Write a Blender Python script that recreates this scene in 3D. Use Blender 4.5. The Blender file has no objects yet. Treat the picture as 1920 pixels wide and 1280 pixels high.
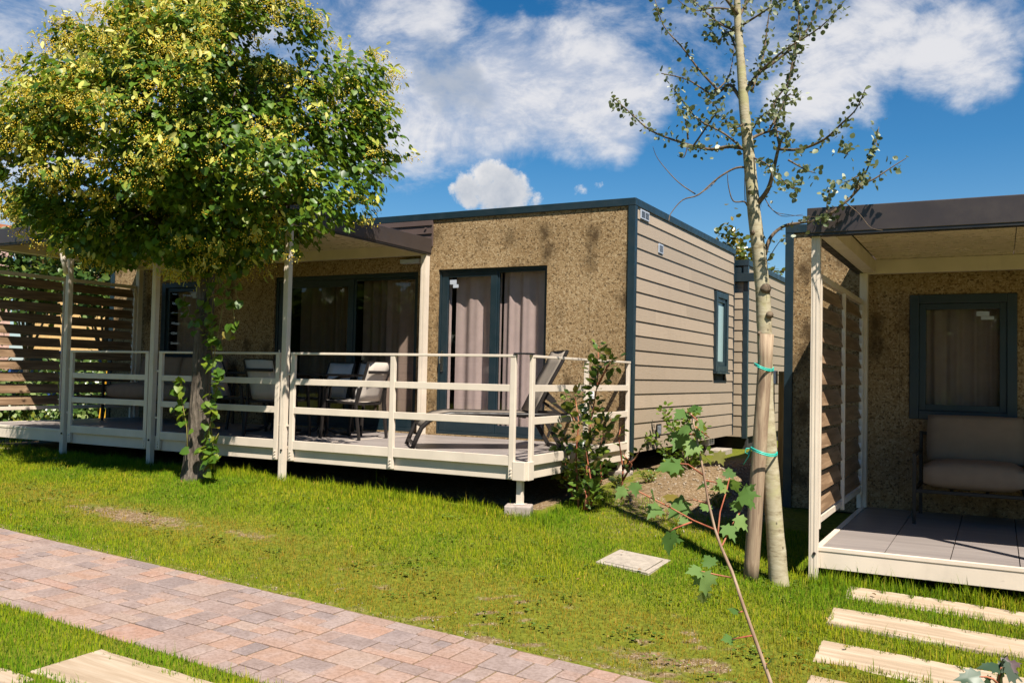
import bpy, bmesh, math, random
import numpy as np
from mathutils import Vector, Matrix

random.seed(7); rng = np.random.default_rng(7)
S = bpy.context.scene; COL = S.collection
PI = math.pi

# ------------------------------------------------------------------ camera
F_PX = 1697.67
CAM = np.array([3.7125, -9.8181, 1.3676])
YAW, PITCH, ROLL = -0.4935, 0.0374, 0.0217
def _basis():
    cy, sy, cp, sp = math.cos(YAW), math.sin(YAW), math.cos(PITCH), math.sin(PITCH)
    f = np.array([sy*cp, cy*cp, sp]); r = np.array([cy, -sy, 0.0]); u = np.cross(r, f)
    return f, r*math.cos(ROLL)+u*math.sin(ROLL), -r*math.sin(ROLL)+u*math.cos(ROLL)
FW, RT, UP = _basis()
def ray(x, y): return FW + RT*(x-960)/F_PX - UP*(y-640)/F_PX
def at(x, y, axis, v):
    d = ray(x, y); i = 'XYZ'.index(axis); t = (v-CAM[i])/d[i]
    return Vector(CAM+t*d)
def atY(x, y, Y): return at(x, y, 'Y', Y)
def project(P):
    d = P-CAM; z = d@FW
    zz = np.where(z > .05, z, .05)
    return 960+F_PX*(d@RT)/zz, 640-F_PX*(d@UP)/zz, z

cd = bpy.data.cameras.new('camera'); cam = bpy.data.objects.new('camera', cd); COL.objects.link(cam)
cd.sensor_width = 36; cd.lens = F_PX/1920*36; cd.clip_end = 3000; cd.clip_start = .05
cam.matrix_world = Matrix(((RT[0], UP[0], -FW[0], CAM[0]), (RT[1], UP[1], -FW[1], CAM[1]), (RT[2], UP[2], -FW[2], CAM[2]), (0, 0, 0, 1)))
S.camera = cam

# ------------------------------------------------------------------ tagging
def tag(o, label=None, cat=None, group=None, kind=None):
    if label: o['label'] = label
    if cat: o['category'] = cat
    if group: o['group'] = group
    if kind: o['kind'] = kind
    return o
def empty(name, loc=(0, 0, 0), rz=0, label=None, cat=None, group=None):
    o = bpy.data.objects.new(name, None); COL.objects.link(o)
    o.location = loc; o.rotation_euler = (0, 0, rz); o.empty_display_size = .2
    return tag(o, label, cat, group)
def copy_tree(o, parent=None):
    c = o.copy(); COL.objects.link(c); c.parent = parent
    for ch in [x for x in bpy.data.objects if x.parent == o]: copy_tree(ch, c)
    return c

# ------------------------------------------------------------------ mesh builder
class MB:
    def __init__(self): self.v = []; self.f = []; self.org = (0, 0, 0)
    def add(self, vs, fs):
        n = len(self.v); self.v += [tuple(p) for p in vs]; self.f += [tuple(i+n for i in q) for q in fs]; return self
    def box(self, x0, x1, y0, y1, z0, z1):
        x0, x1 = min(x0, x1), max(x0, x1); y0, y1 = min(y0, y1), max(y0, y1); z0, z1 = min(z0, z1), max(z0, z1)
        return self.add([(x0, y0, z0), (x1, y0, z0), (x1, y1, z0), (x0, y1, z0), (x0, y0, z1), (x1, y0, z1), (x1, y1, z1), (x0, y1, z1)],
                        [(0, 3, 2, 1), (4, 5, 6, 7), (0, 1, 5, 4), (1, 2, 6, 5), (2, 3, 7, 6), (3, 0, 4, 7)])
    def obox(self, c, ax, ay, az):      # centre and three half-axis vectors
        c, ax, ay, az = map(Vector, (c, ax, ay, az))
        s = [(-1, -1, -1), (1, -1, -1), (1, 1, -1), (-1, 1, -1), (-1, -1, 1), (1, -1, 1), (1, 1, 1), (-1, 1, 1)]
        return self.add([c+ax*a+ay*b+az*d for a, b, d in s], [(0, 3, 2, 1), (4, 5, 6, 7), (0, 1, 5, 4), (1, 2, 6, 5), (2, 3, 7, 6), (3, 0, 4, 7)])
    def bar(self, p, q, w, h, side=(0, 0, 1)):   # rectangular bar from p to q; w across, h along `side`
        p, q = Vector(p), Vector(q); d = (q-p)
        up = Vector(side); up = (up-d.normalized()*up.dot(d.normalized()))
        if up.length < 1e-4: up = Vector((1, 0, 0))
        up.normalize(); r = d.normalized().cross(up)
        return self.obox((p+q)/2, d/2, r*w/2, up*h/2)
    def tube(self, pts, rad, n=8, cap=True, jit=0):
        pts = [Vector(p) for p in pts]; m = len(pts)
        if not hasattr(rad, '__len__'): rad = [rad]*m
        t0 = (pts[1]-pts[0]).normalized(); ref = Vector((1, 0, 0)) if abs(t0.x) < .8 else Vector((0, 1, 0))
        nrm = (ref-t0*ref.dot(t0)).normalized(); vs = []; fs = []
        for i in range(m):
            t = ((pts[min(i+1, m-1)]-pts[max(i-1, 0)])).normalized()
            nrm = (nrm-t*nrm.dot(t)).normalized(); b = t.cross(nrm)
            for k in range(n):
                a = 2*PI*k/n; rr = rad[i]*(1+(random.uniform(-jit, jit) if jit else 0))
                vs.append(pts[i]+(nrm*math.cos(a)+b*math.sin(a))*rr)
        for i in range(m-1):
            for k in range(n):
                k2 = (k+1) % n; fs.append((i*n+k, i*n+k2, (i+1)*n+k2, (i+1)*n+k))
        if cap: fs.append(tuple(range(n-1, -1, -1))); fs.append(tuple((m-1)*n+k for k in range(n)))
        return self.add(vs, fs)
    def sheet(self, P):                  # grid of points P[i][j]
        n = len(P); m = len(P[0])
        return self.add([p for r in P for p in r], [(i*m+j, i*m+j+1, (i+1)*m+j+1, (i+1)*m+j) for i in range(n-1) for j in range(m-1)])
    def prism(self, outline, ax, ay, az, o=(0, 0, 0)):   # 2-D outline in (ax, ay), extruded along az
        ax, ay, az, o = map(Vector, (ax, ay, az, o)); n = len(outline)
        a = [o+ax*x+ay*y for x, y in outline]; b = [p+az for p in a]
        return self.add(a+b, [tuple(range(n-1, -1, -1)), tuple(range(n, 2*n))]+[(i, (i+1) % n, n+(i+1) % n, n+i) for i in range(n)])
    def build(self, name, mat, parent=None, smooth=False, bevel=0, seg=2, solid=0, loc=None):
        """one mesh object; vertices are in the parent's own frame (parents carry only a location and a turn)"""
        me = bpy.data.meshes.new(name); me.from_pydata(self.v, [], self.f); me.update()
        bm = bmesh.new(); bm.from_mesh(me); bmesh.ops.recalc_face_normals(bm, faces=bm.faces); bm.to_mesh(me); bm.free()
        o = bpy.data.objects.new(name, me); COL.objects.link(o); me.materials.append(mat)
        if parent: o.parent = parent
        if loc is not None: o.location = loc
        if smooth:
            for p in me.polygons: p.use_smooth = True
        if solid:
            m = o.modifiers.new('thickness', 'SOLIDIFY'); m.thickness = solid; m.offset = 0
        if bevel:
            m = o.modifiers.new('bevel', 'BEVEL'); m.width = bevel; m.segments = seg; m.limit_method = 'ANGLE'; m.angle_limit = .6
        return o

def np_mesh(name, V, loops, starts, mat, parent=None, smooth=False):
    me = bpy.data.meshes.new(name)
    me.vertices.add(len(V)); me.vertices.foreach_set('co', np.ascontiguousarray(V, dtype=np.float32).ravel())
    me.loops.add(len(loops)); me.loops.foreach_set('vertex_index', np.ascontiguousarray(loops, dtype=np.int32))
    me.polygons.add(len(starts)); me.polygons.foreach_set('loop_start', np.ascontiguousarray(starts, dtype=np.int32))
    me.update(calc_edges=True); me.validate()
    if smooth: me.polygons.foreach_set('use_smooth', np.ones(len(starts), dtype=bool))
    me.materials.append(mat)
    o = bpy.data.objects.new(name, me); COL.objects.link(o)
    if parent: o.parent = parent
    return o
def scatter(T, faces, pos, X, Y, Z, size):
    """copies of a template (T: k x 3, faces: lists of indices) at pos with axes X, Y, Z"""
    N = len(pos); k = len(T); size = np.asarray(size).reshape(-1, 1, 1)
    V = pos[:, None, :]+size*(T[None, :, 0:1]*X[:, None, :]+T[None, :, 1:2]*Y[:, None, :]+T[None, :, 2:3]*Z[:, None, :])
    fl = np.concatenate([np.array(f) for f in faces]); ln = np.array([len(f) for f in faces])
    loops = (fl[None, :]+(np.arange(N)*k)[:, None]).ravel()
    st = np.concatenate([[0], np.cumsum(ln)[:-1]])
    starts = (st[None, :]+(np.arange(N)*len(fl))[:, None]).ravel()
    return V.reshape(-1, 3), loops, starts
def norm(a): return a/np.maximum(np.linalg.norm(a, axis=-1, keepdims=True), 1e-9)
def frames(d, n):
    d = norm(d); x = norm(np.cross(d, n)); z = np.cross(x, d); return x, d, z
def merge(parts):
    Vs, Ls, Ss = [], [], []; nv = nl = 0
    for V, L, s in parts:
        Vs.append(V); Ls.append(L+nv); Ss.append(s+nl); nv += len(V); nl += len(L)
    return np.concatenate(Vs), np.concatenate(Ls), np.concatenate(Ss)

HEART = np.array([(0, 0, 0), (.36, -.1, .07), (.52, .24, .1), (.36, .64, .07), (0, 1.02, -.08), (-.36, .64, .07), (-.52, .24, .1), (-.36, -.1, .07), (0, .45, 0)])
HEART_F = [(0, 1, 2, 8), (8, 2, 3, 4), (0, 8, 6, 7), (8, 4, 5, 6)]
OVAL = np.array([(0, 0, 0), (.34, .22, .06), (.4, .5, .08), (.24, .82, .04), (0, 1, -.04), (-.24, .82, .04), (-.4, .5, .08), (-.34, .22, .06), (0, .5, 0)])
LANCE = np.array([(0, 0, 0), (.14, .2, .03), (.19, .5, .05), (.11, .8, .02), (0, 1, -.08), (-.11, .8, .02), (-.19, .5, .05), (-.14, .2, .03), (0, .5, 0)])
_half = [(.10, -.04), (.34, -.10), (.28, .08), (.60, .22), (.46, .32), (.56, .56), (.34, .50), (.24, .58), (.28, .78), (.12, .80)]
MAPLE = np.array([(0, 0, 0)]+[(x, y, .12*x) for x, y in _half]+[(0, 1.05, -.04)]+[(-x, y, .12*x) for x, y in reversed(_half)]+[(0, .5, 0)])
MAPLE[:, 2] += -.30*np.clip(MAPLE[:, 1], 0, 2)**2-.35*np.abs(MAPLE[:, 0])**2+.05*np.sin(MAPLE[:, 0]*9)
MAPLE_F = [tuple(range(0, 6))+(22,), (22,)+tuple(range(5, 12)), (22,)+tuple(range(11, 18)), (0, 22)+tuple(range(17, 22))]
OCTA = np.array([(1, 0, 0), (-1, 0, 0), (0, 1, 0), (0, -1, 0), (0, 0, 1), (0, 0, -1)], dtype=float)
OCTA_F = [(0, 2, 4), (2, 1, 4), (1, 3, 4), (3, 0, 4), (2, 0, 5), (1, 2, 5), (3, 1, 5), (0, 3, 5)]

# ------------------------------------------------------------------ materials
class NT:
    def __init__(self, name):
        self.m = bpy.data.materials.new(name); self.m.use_nodes = True
        self.t = self.m.node_tree; self.t.nodes.clear(); self.out = self.n('ShaderNodeOutputMaterial')
    def n(self, typ, **kw):
        nd = self.t.nodes.new(typ)
        for k, v in kw.items(): setattr(nd, k, v)
        return nd
    def l(self, a, b): self.t.links.new(a, b)
    def val(self, sock, v):
        if isinstance(v, bpy.types.NodeSocket): self.l(v, sock)
        else: sock.default_value = v
    def coord(self, which='Object', scale=(1, 1, 1), rot=(0, 0, 0)):
        tc = self.n('ShaderNodeTexCoord'); mp = self.n('ShaderNodeMapping'); mp.inputs['Scale'].default_value = scale; mp.inputs['Rotation'].default_value = rot
        self.l(tc.outputs[which], mp.inputs[0]); return mp.outputs[0]
    def noise(self, vec, scale, detail=4, rough=.55, dist=0):
        nd = self.n('ShaderNodeTexNoise'); nd.inputs['Scale'].default_value = scale; nd.inputs['Detail'].default_value = detail
        nd.inputs['Roughness'].default_value = rough; nd.inputs['Distortion'].default_value = dist
        if vec is not None: self.l(vec, nd.inputs['Vector'])
        return nd.outputs[0]
    def voro(self, vec, scale, feat='F1', out='Color', rnd=1):
        nd = self.n('ShaderNodeTexVoronoi', feature=feat); nd.inputs['Scale'].default_value = scale; nd.inputs['Randomness'].default_value = rnd
        self.l(vec, nd.inputs['Vector']); return nd.outputs[out]
    def ramp(self, fac, stops, interp='LINEAR'):
        nd = self.n('ShaderNodeValToRGB'); cr = nd.color_ramp; cr.interpolation = interp
        while len(cr.elements) < len(stops): cr.elements.new(.5)
        for e, (p, c) in zip(cr.elements, stops):
            e.position = p; e.color = tuple(c)+(1,) if len(c) == 3 else c
        self.l(fac, nd.inputs[0]); return nd.outputs[0]
    def mix(self, fac, a, b, blend='MIX'):
        nd = self.n('ShaderNodeMix', data_type='RGBA', blend_type=blend)
        self.val(nd.inputs[0], fac)
        for s, v in ((nd.inputs[6], a), (nd.inputs[7], b)):
            if isinstance(v, (tuple, list)) and len(v) == 3: v = tuple(v)+(1,)
            self.val(s, v)
        return nd.outputs[2]
    def math(self, op, a, b=0, c=0):
        nd = self.n('ShaderNodeMath', operation=op)
        for s, v in zip(nd.inputs, (a, b, c)): self.val(s, v)
        return nd.outputs[0]
    def maprange(self, v, a, b, c=0, d=1, smooth=True):
        nd = self.n('ShaderNodeMapRange'); nd.interpolation_type = 'SMOOTHSTEP' if smooth else 'LINEAR'
        self.val(nd.inputs[0], v)
        for i, x in enumerate((a, b, c, d)): nd.inputs[i+1].default_value = x
        return nd.outputs[0]
    def bump(self, h, strength=.3, dist=.01):
        nd = self.n('ShaderNodeBump'); nd.inputs['Strength'].default_value = strength; nd.inputs['Distance'].default_value = dist
        self.l(h, nd.inputs['Height']); return nd.outputs[0]
    def island(self): return self.n('ShaderNodeNewGeometry').outputs['Random Per Island']
    def pos(self): return self.n('ShaderNodeNewGeometry').outputs['Position']
    def principled(self, color, rough=.5, metal=0, spec=.5, bump=None):
        p = self.n('ShaderNodeBsdfPrincipled')
        if isinstance(color, (tuple, list)): color = tuple(color)[:3]+(1,)
        self.val(p.inputs['Base Color'], color); self.val(p.inputs['Roughness'], rough); p.inputs['Metallic'].default_value = metal
        p.inputs['Specular IOR Level'].default_value = spec
        if bump is not None: self.l(bump, p.inputs['Normal'])
        return p.outputs[0]
    def done(self, sh): self.l(sh, self.out.inputs[0]); return self.m

def painted(name, c, rough=.4, var=.12, spec=.5, dirt=.15):
    k = NT(name); v = k.coord(); n1 = k.noise(v, 3, 5); n2 = k.noise(k.coord(scale=(1, 1, .15)), 14, 3)
    col = k.mix(k.maprange(n1, .35, .7), tuple(x*(1-var) for x in c), c)
    col = k.mix(k.math('MULTIPLY', k.maprange(n2, .55, .8), dirt), col, tuple(x*.55 for x in c))
    rg = k.maprange(k.noise(v, 9, 3), .3, .7, rough*.8, rough*1.25)
    return k.done(k.principled(col, rg, 0, spec, k.bump(k.noise(v, 60, 2), .04, .003)))

M = {}
M['cream'] = painted('cream_paint', (.67, .575, .47), .38)
M['cream_soffit'] = painted('cream_soffit', (.72, .60, .40), .3)
M['brown_metal'] = painted('brown_metal', (.044, .034, .032), .35)
M['brown_pale'] = painted('brown_sheet', (.10, .07, .062), .4)  # paler brown than the fascia metal
M['teal'] = painted('dark_teal_trim', (.010, .023, .031), .4)
M['black'] = painted('black_plastic', (.012, .012, .013), .45)
M['dark_metal'] = painted('dark_furniture_metal', (.020, .0165, .015), .45, .12, .3)
M['chrome'] = NT('chrome'); M['chrome'] = M['chrome'].done(M['chrome'].principled((.75, .75, .76), .18, 1))
M['white_plastic'] = painted('white_plastic', (.78, .78, .8), .4)
M['pale_grey'] = painted('pale_grey_plastic', (.42, .46, .53), .45)
M['teal_string'] = painted('teal_string', (.02, .45, .36), .5)
M['yellow'] = painted('yellow_paint', (.75, .40, .03), .5)
M['underside'] = painted('chassis_dark', (.02, .02, .018), .9)
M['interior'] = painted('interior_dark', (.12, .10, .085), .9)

def m_cork():
    k = NT('cork'); v = k.coord()
    cell = k.voro(v, 58); sep = k.n('ShaderNodeSeparateColor'); k.l(cell, sep.inputs[0])
    big = k.voro(v, 26); sb = k.n('ShaderNodeSeparateColor'); k.l(big, sb.inputs[0])
    fine = k.noise(v, 95, 3)
    g = k.ramp(sep.outputs[0], [(0, (.06, .036, .016)), (.09, (.09, .055, .025)), (.15, (.25, .16, .075)), (.45, (.305, .208, .105)), (.75, (.385, .278, .152)), (1, (.49, .385, .24))])
    g = k.mix(.3, g, k.ramp(sb.outputs[1], [(0, (.2, .12, .05)), (.12, (.265, .18, .092)), (1, (.37, .27, .155))]))
    g = k.mix(k.maprange(fine, .36, .6), k.mix(1, g, (.72, .66, .58), 'MULTIPLY'), g)
    holes = k.voro(v, 17, 'F1', 'Distance'); hn = k.noise(v, 40, 2)
    hole = k.maprange(k.math('ADD', holes, k.math('MULTIPLY', hn, .14)), .145, .20, 1, 0)
    # soft dark stains, a few per panel
    sv_ = k.coord(scale=(1.15, 1, .72), rot=(PI/2, 0, 0)); v2 = k.n('ShaderNodeTexVoronoi', voronoi_dimensions='2D'); v2.inputs['Scale'].default_value = 2.4; k.l(sv_, v2.inputs['Vector'])
    sd_ = v2.outputs['Distance']; sc_ = k.n('ShaderNodeSeparateColor'); k.l(v2.outputs['Color'], sc_.inputs[0])
    sn_ = k.noise(k.coord(scale=(1, 1, .6)), 9, 6, .65)
    stain = k.math('MULTIPLY', k.maprange(k.math('ADD', sd_, k.math('MULTIPLY', k.math('SUBTRACT', sn_, .5), 1.15)), -.04, .40, 1, 0), k.maprange(sc_.outputs[0], .28, .60))
    g = k.mix(k.math('MULTIPLY', stain, .9), g, (.06, .036, .014))
    tone = k.noise(v, .9, 2); g = k.mix(k.maprange(tone, .35, .65), k.mix(1, g, (.84, .82, .78), 'MULTIPLY'), g)
    g = k.mix(k.math('MULTIPLY', hole, .85), g, (.014, .010, .006))
    # board joints: rows 0.62 m high, vertical joints 1.22 m apart
    sx = k.n('ShaderNodeSeparateXYZ'); k.l(v, sx.inputs[0])
    jz = k.math('ABSOLUTE', k.math('SUBTRACT', k.math('FRACT', k.math('DIVIDE', k.math('SUBTRACT', sx.outputs[2], .04), .62)), .5))
    jx = k.math('ABSOLUTE', k.math('SUBTRACT', k.math('FRACT', k.math('DIVIDE', k.math('ADD', sx.outputs[0], .54), 1.22)), .5))
    j = k.math('MAXIMUM', k.maprange(jz, .4965, .4985), k.maprange(jx, .4978, .499))
    g = k.mix(k.math('MULTIPLY', j, .65), g, (.06, .04, .02))
    h = k.math('SUBTRACT', k.math('ADD', sep.outputs[0], fine), k.math('MULTIPLY', hole, 1.5))
    return k.done(k.principled(g, .85, 0, .25, k.bump(h, .5, .008)))
M['cork'] = m_cork()

def m_siding(name, c=(.50, .40, .29)):
    k = NT(name); v = k.coord(scale=(3, 3, 40)); w = k.noise(v, 2.2, 5, .6, .6); is_ = k.island()
    col = k.mix(is_, tuple(x*.88 for x in c), tuple(x*1.06 for x in c))
    col = k.mix(k.math('MULTIPLY', k.maprange(w, .5, .75), .22), col, tuple(x*.72 for x in c))
    col = k.mix(k.math('MULTIPLY', k.maprange(k.noise(k.coord(scale=(1, 1, .3)), 2.5, 4), .5, .75), .25), col, tuple(x*.8 for x in c))
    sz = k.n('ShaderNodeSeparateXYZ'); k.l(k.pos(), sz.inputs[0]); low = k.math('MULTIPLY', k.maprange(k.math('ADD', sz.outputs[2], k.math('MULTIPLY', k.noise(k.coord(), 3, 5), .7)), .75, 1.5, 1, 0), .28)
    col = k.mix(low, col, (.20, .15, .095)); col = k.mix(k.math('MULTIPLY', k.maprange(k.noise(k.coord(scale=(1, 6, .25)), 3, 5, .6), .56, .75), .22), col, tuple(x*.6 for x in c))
    return k.done(k.principled(col, .62, 0, .35, k.bump(w, .35, .006)))
M['siding'] = m_siding('fibre_cement_siding', (.365, .287, .21))
M['siding_far'] = m_siding('fibre_cement_siding_far', (.33, .26, .185))

def m_wood(name, c1, c2, axis='X', scale=1., rough=.55, island=.25, spec=.3):
    k = NT(name); s = {'X': (.6, 9, 9), 'Y': (9, .6, 9), 'Z': (9, 9, .6)}[axis]
    v = k.coord(scale=tuple(q*scale for q in s)); w = k.noise(v, 2.4, 8, .62, .9); w2 = k.noise(v, .8, 3, .5, .4)
    col = k.ramp(w, [(.25, tuple(x*.75 for x in c1)), (.45, c1), (.6, c2), (.8, tuple(x*1.1 for x in c2))])
    col = k.mix(k.math('MULTIPLY', k.maprange(w2, .45, .7), .4), col, tuple(x*.7 for x in c1))
    col = k.mix(k.math('MULTIPLY', k.island(), island), col, tuple(x*.6 for x in c1))
    return k.done(k.principled(col, rough, 0, spec, k.bump(w, .25, .004)))
M['slat'] = m_wood('slat_wood', (.17, .105, .06), (.29, .19, .115), 'Y', 1, .5)
M['deck'] = m_wood('deck_laminate', (.235, .202, .188), (.275, .24, .222), 'X', .45, .42, .06, .4)
M['stake'] = m_wood('stake_wood', (.235, .16, .105), (.40, .30, .20), 'Z', 1.6, .75)
M['post_wood'] = m_wood('ochre_post_wood', (.30, .16, .04), (.42, .25, .08), 'Z', 1.5, .75)
M['travertine'] = m_wood('sandy_stone', (.34, .255, .175), (.42, .335, .245), 'X', .8, .7, .15)

def m_fabric(name, c, w=900, rough=.9, trans=0, var=.1):
    k = NT(name); v = k.coord(); wv = k.n('ShaderNodeTexWave'); wv.inputs['Scale'].default_value = w/10; k.l(v, wv.inputs[0])
    n1 = k.noise(v, 7, 3); col = k.mix(k.maprange(n1, .3, .7), tuple(x*(1-var) for x in c), c)
    p = k.principled(col, rough, 0, .15, k.bump(wv.outputs[1], .06, .001))
    if trans:
        t = k.n('ShaderNodeBsdfTranslucent'); k.val(t.inputs[0], col); mx = k.n('ShaderNodeMixShader'); mx.inputs[0].default_value = trans
        k.l(p, mx.inputs[1]); k.l(t.outputs[0], mx.inputs[2]); p = mx.outputs[0]
    return k.done(p)
M['curtain'] = m_fabric('mauve_curtain', (.63, .515, .485), 700)
M['sheer'] = m_fabric('sheer_curtain', (.56, .47, .41), 700, .9, .3)
M['sling'] = m_fabric('sling_mesh', (.29, .245, .20), 1500, .7, .12)
M['sling_skylit'] = m_fabric('sling_mesh_skylit', (.74, .70, .68), 1500, .7, .12); M['sling_chair'] = m_fabric('sling_mesh_chair', (.58, .51, .44), 1500, .7, .12)
M['cushion'] = m_fabric('taupe_cushion', (.235, .172, .122), 900)

def m_glass(name, tint=(.88, .865, .86), ior=1.5):
    k = NT(name); lw = k.n('ShaderNodeLayerWeight'); lw.inputs[0].default_value = .5; r0 = ((ior-1)/(ior+1))**2
    fr_ = k.math('ADD', r0, k.math('MULTIPLY', 1-r0, k.math('POWER', lw.outputs['Facing'], 5)))
    tr = k.n('ShaderNodeBsdfTransparent'); tr.inputs[0].default_value = tuple(tint)+(1,)
    gl = k.n('ShaderNodeBsdfGlossy'); gl.inputs['Roughness'].default_value = .01
    mx = k.n('ShaderNodeMixShader'); k.l(fr_, mx.inputs[0]); k.l(tr.outputs[0], mx.inputs[1]); k.l(gl.outputs[0], mx.inputs[2])
    return k.done(mx.outputs[0])
M['glass'] = m_glass('window_glass'); M['glass_tint'] = m_glass('tinted_glass', (.76, .74, .71), 1.5)
k = NT('frosted_glass'); M['frosted'] = k.done(k.principled((.30, .42, .42), .25, 0, .7))

def m_leaf(name, stops, trans=.35, tcol=(.25, .32, .03), rough=.42, spec=.45):
    k = NT(name); col = k.ramp(k.island(), stops)
    n = k.noise(k.pos(), 1.3, 2); col = k.mix(k.math('MULTIPLY', k.maprange(n, .4, .65), .35), col, k.mix(1, col, (.7, .78, .6), 'MULTIPLY'))
    p = k.principled(col, rough, 0, spec); t = k.n('ShaderNodeBsdfTranslucent'); k.val(t.inputs[0], k.mix(.5, col, tcol+(1,)))
    mx = k.n('ShaderNodeMixShader'); mx.inputs[0].default_value = trans; k.l(p, mx.inputs[1]); k.l(t.outputs[0], mx.inputs[2])
    return k.done(mx.outputs[0])
M['linden_leaf'] = m_leaf('linden_leaf', [(0, (.030, .070, .010)), (.5, (.068, .145, .012)), (.85, (.125, .21, .016)), (1, (.24, .27, .025))], .38, (.26, .34, .015))
M['shoot_leaf'] = m_leaf('shoot_leaf', [(0, (.05, .12, .012)), (.6, (.11, .19, .016)), (.9, (.20, .25, .02)), (1, (.30, .14, .03))], .4, (.3, .36, .02))
M['bract'] = m_leaf('linden_bract', [(0, (.32, .36, .05)), (.6, (.55, .52, .11)), (1, (.74, .66, .26))], .35, (.5, .5, .1), .6, .2)
M['blossom'] = m_leaf('linden_blossom', [(0, (.60, .36, .016)), (.5, (.80, .60, .05)), (1, (.86, .74, .20))], .3, (.6, .42, .02), .7, .15)
M['poplar_leaf'] = m_leaf('poplar_leaf', [(0, (.06, .09, .035)), (.6, (.13, .155, .06)), (.88, (.24, .26, .15)), (1, (.62, .64, .55))], .3, (.25, .28, .08), .5)
M['maple_leaf'] = m_leaf('maple_leaf', [(0, (.055, .12, .022)), (.5, (.10, .19, .045)), (.85, (.18, .27, .08)), (1, (.22, .15, .03))], .42, (.22, .3, .03), .62, .25)
M['maple_dark'] = m_leaf('maple_leaf_dark', [(0, (.03, .06, .03)), (.7, (.06, .10, .06)), (1, (.08, .045, .05))], .25, (.12, .18, .03), .4)
M['photinia'] = m_leaf('photinia_leaf', [(0, (.045, .095, .014)), (.6, (.11, .175, .024)), (.85, (.19, .24, .035)), (1, (.28, .15, .05))], .25, (.25, .3, .03), .3, .6)
M['shrub_leaf'] = m_leaf('shrub_leaf', [(0, (.06, .12, .015)), (.6, (.12, .20, .02)), (1, (.22, .28, .04))], .35, (.3, .36, .03), .4)
M['magnolia'] = m_leaf('magnolia_leaf', [(0, (.03, .055, .008)), (.5, (.09, .11, .012)), (.8, (.22, .17, .02)), (1, (.36, .25, .04))], .2, (.25, .22, .02), .3, .6)
M['hedge_leaf'] = m_leaf('hedge_leaf', [(0, (.02, .05, .01)), (.6, (.05, .10, .018)), (.9, (.11, .17, .03)), (1, (.28, .30, .06))], .3, (.2, .28, .03))
M['ivy'] = m_leaf('ground_ivy_leaf', [(0, (.03, .07, .012)), (.6, (.09, .15, .03)), (1, (.30, .34, .14))], .2, (.2, .28, .03), .3, .6)

def m_bark(name, c1, c2, c3, s=(1, 1, .2), sc=22, bstr=.8, dist=.02):
    k = NT(name); v = k.coord(scale=s); w = k.voro(v, sc, 'F1', 'Distance'); n = k.noise(v, sc*.8, 6, .65); n2 = k.noise(k.coord(), 4, 4)
    col = k.ramp(n, [(.3, c1), (.5, c2), (.72, c3)]); col = k.mix(k.maprange(n2, .45, .7), col, k.mix(.5, col, c3))
    h = k.math('ADD', w, n)
    return k.done(k.principled(col, .9, 0, .15, k.bump(h, bstr, dist)))
M['bark'] = m_bark('linden_bark', (.040, .032, .026), (.105, .085, .066), (.20, .165, .13), (1, 1, .16), 26, 1.0, .045)
def m_poplar():
    k = NT('poplar_bark'); v = k.coord(scale=(1, 1, 3.5)); n = k.noise(v, 9, 6, .7); n2 = k.noise(k.coord(), 5, 4)
    col = k.ramp(n, [(.3, (.15, .115, .065)), (.46, (.30, .255, .165)), (.7, (.41, .365, .26))])
    col = k.mix(k.maprange(n2, .5, .72), col, (.30, .28, .13))
    sp = k.voro(k.coord(scale=(1, 1, .7)), 11, 'F1', 'Distance'); col = k.mix(k.maprange(sp, .05, .12, .85, 0), col, (.05, .04, .028))
    return k.done(k.principled(col, .8, 0, .2, k.bump(n, .4, .008)))
M['poplar_bark'] = m_poplar()
M['twig'] = m_bark('twig_bark', (.05, .035, .025), (.11, .08, .055), (.2, .15, .1), (1, 1, 1), 30, .2)
M['red_stem'] = m_bark('red_stem', (.20, .05, .03), (.34, .11, .06), (.42, .22, .13), (1, 1, 1), 20, .1)
M['maple_stem'] = m_bark('maple_stem', (.16, .09, .06), (.30, .20, .14), (.46, .35, .26), (1, 1, .3), 25, .2)
M['green_stem'] = m_bark('green_stem', (.12, .10, .03), (.2, .17, .05), (.28, .22, .08), (1, 1, 1), 20, .1)

def m_soil():
    k = NT('lawn_soil'); v = k.pos(); n = k.noise(v, 1.5, 4); n2 = k.noise(v, 30, 5); vo = k.voro(v, 110); sv = k.n('ShaderNodeSeparateColor'); k.l(vo, sv.inputs[0])
    soil = k.ramp(n2, [(.3, (.085, .055, .028)), (.55, (.165, .112, .060)), (.75, (.25, .178, .105))])
    soil = k.mix(k.maprange(sv.outputs[0], .86, .9), soil, (.30, .235, .165))
    green = k.ramp(n2, [(.3, (.06, .075, .008)), (.6, (.13, .14, .014)), (.8, (.2, .18, .03))])
    at_ = k.n('ShaderNodeAttribute', attribute_name='bare'); f = k.maprange(k.math('ADD', at_.outputs[2], k.math('MULTIPLY', k.math('SUBTRACT', k.noise(v, 9, 6, .7), .5), 1.6)), .25, .8)
    return k.done(k.principled(k.mix(f, green, soil), .95, 0, .1, k.bump(n2, .6, .02)))
M['soil'] = m_soil()
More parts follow.
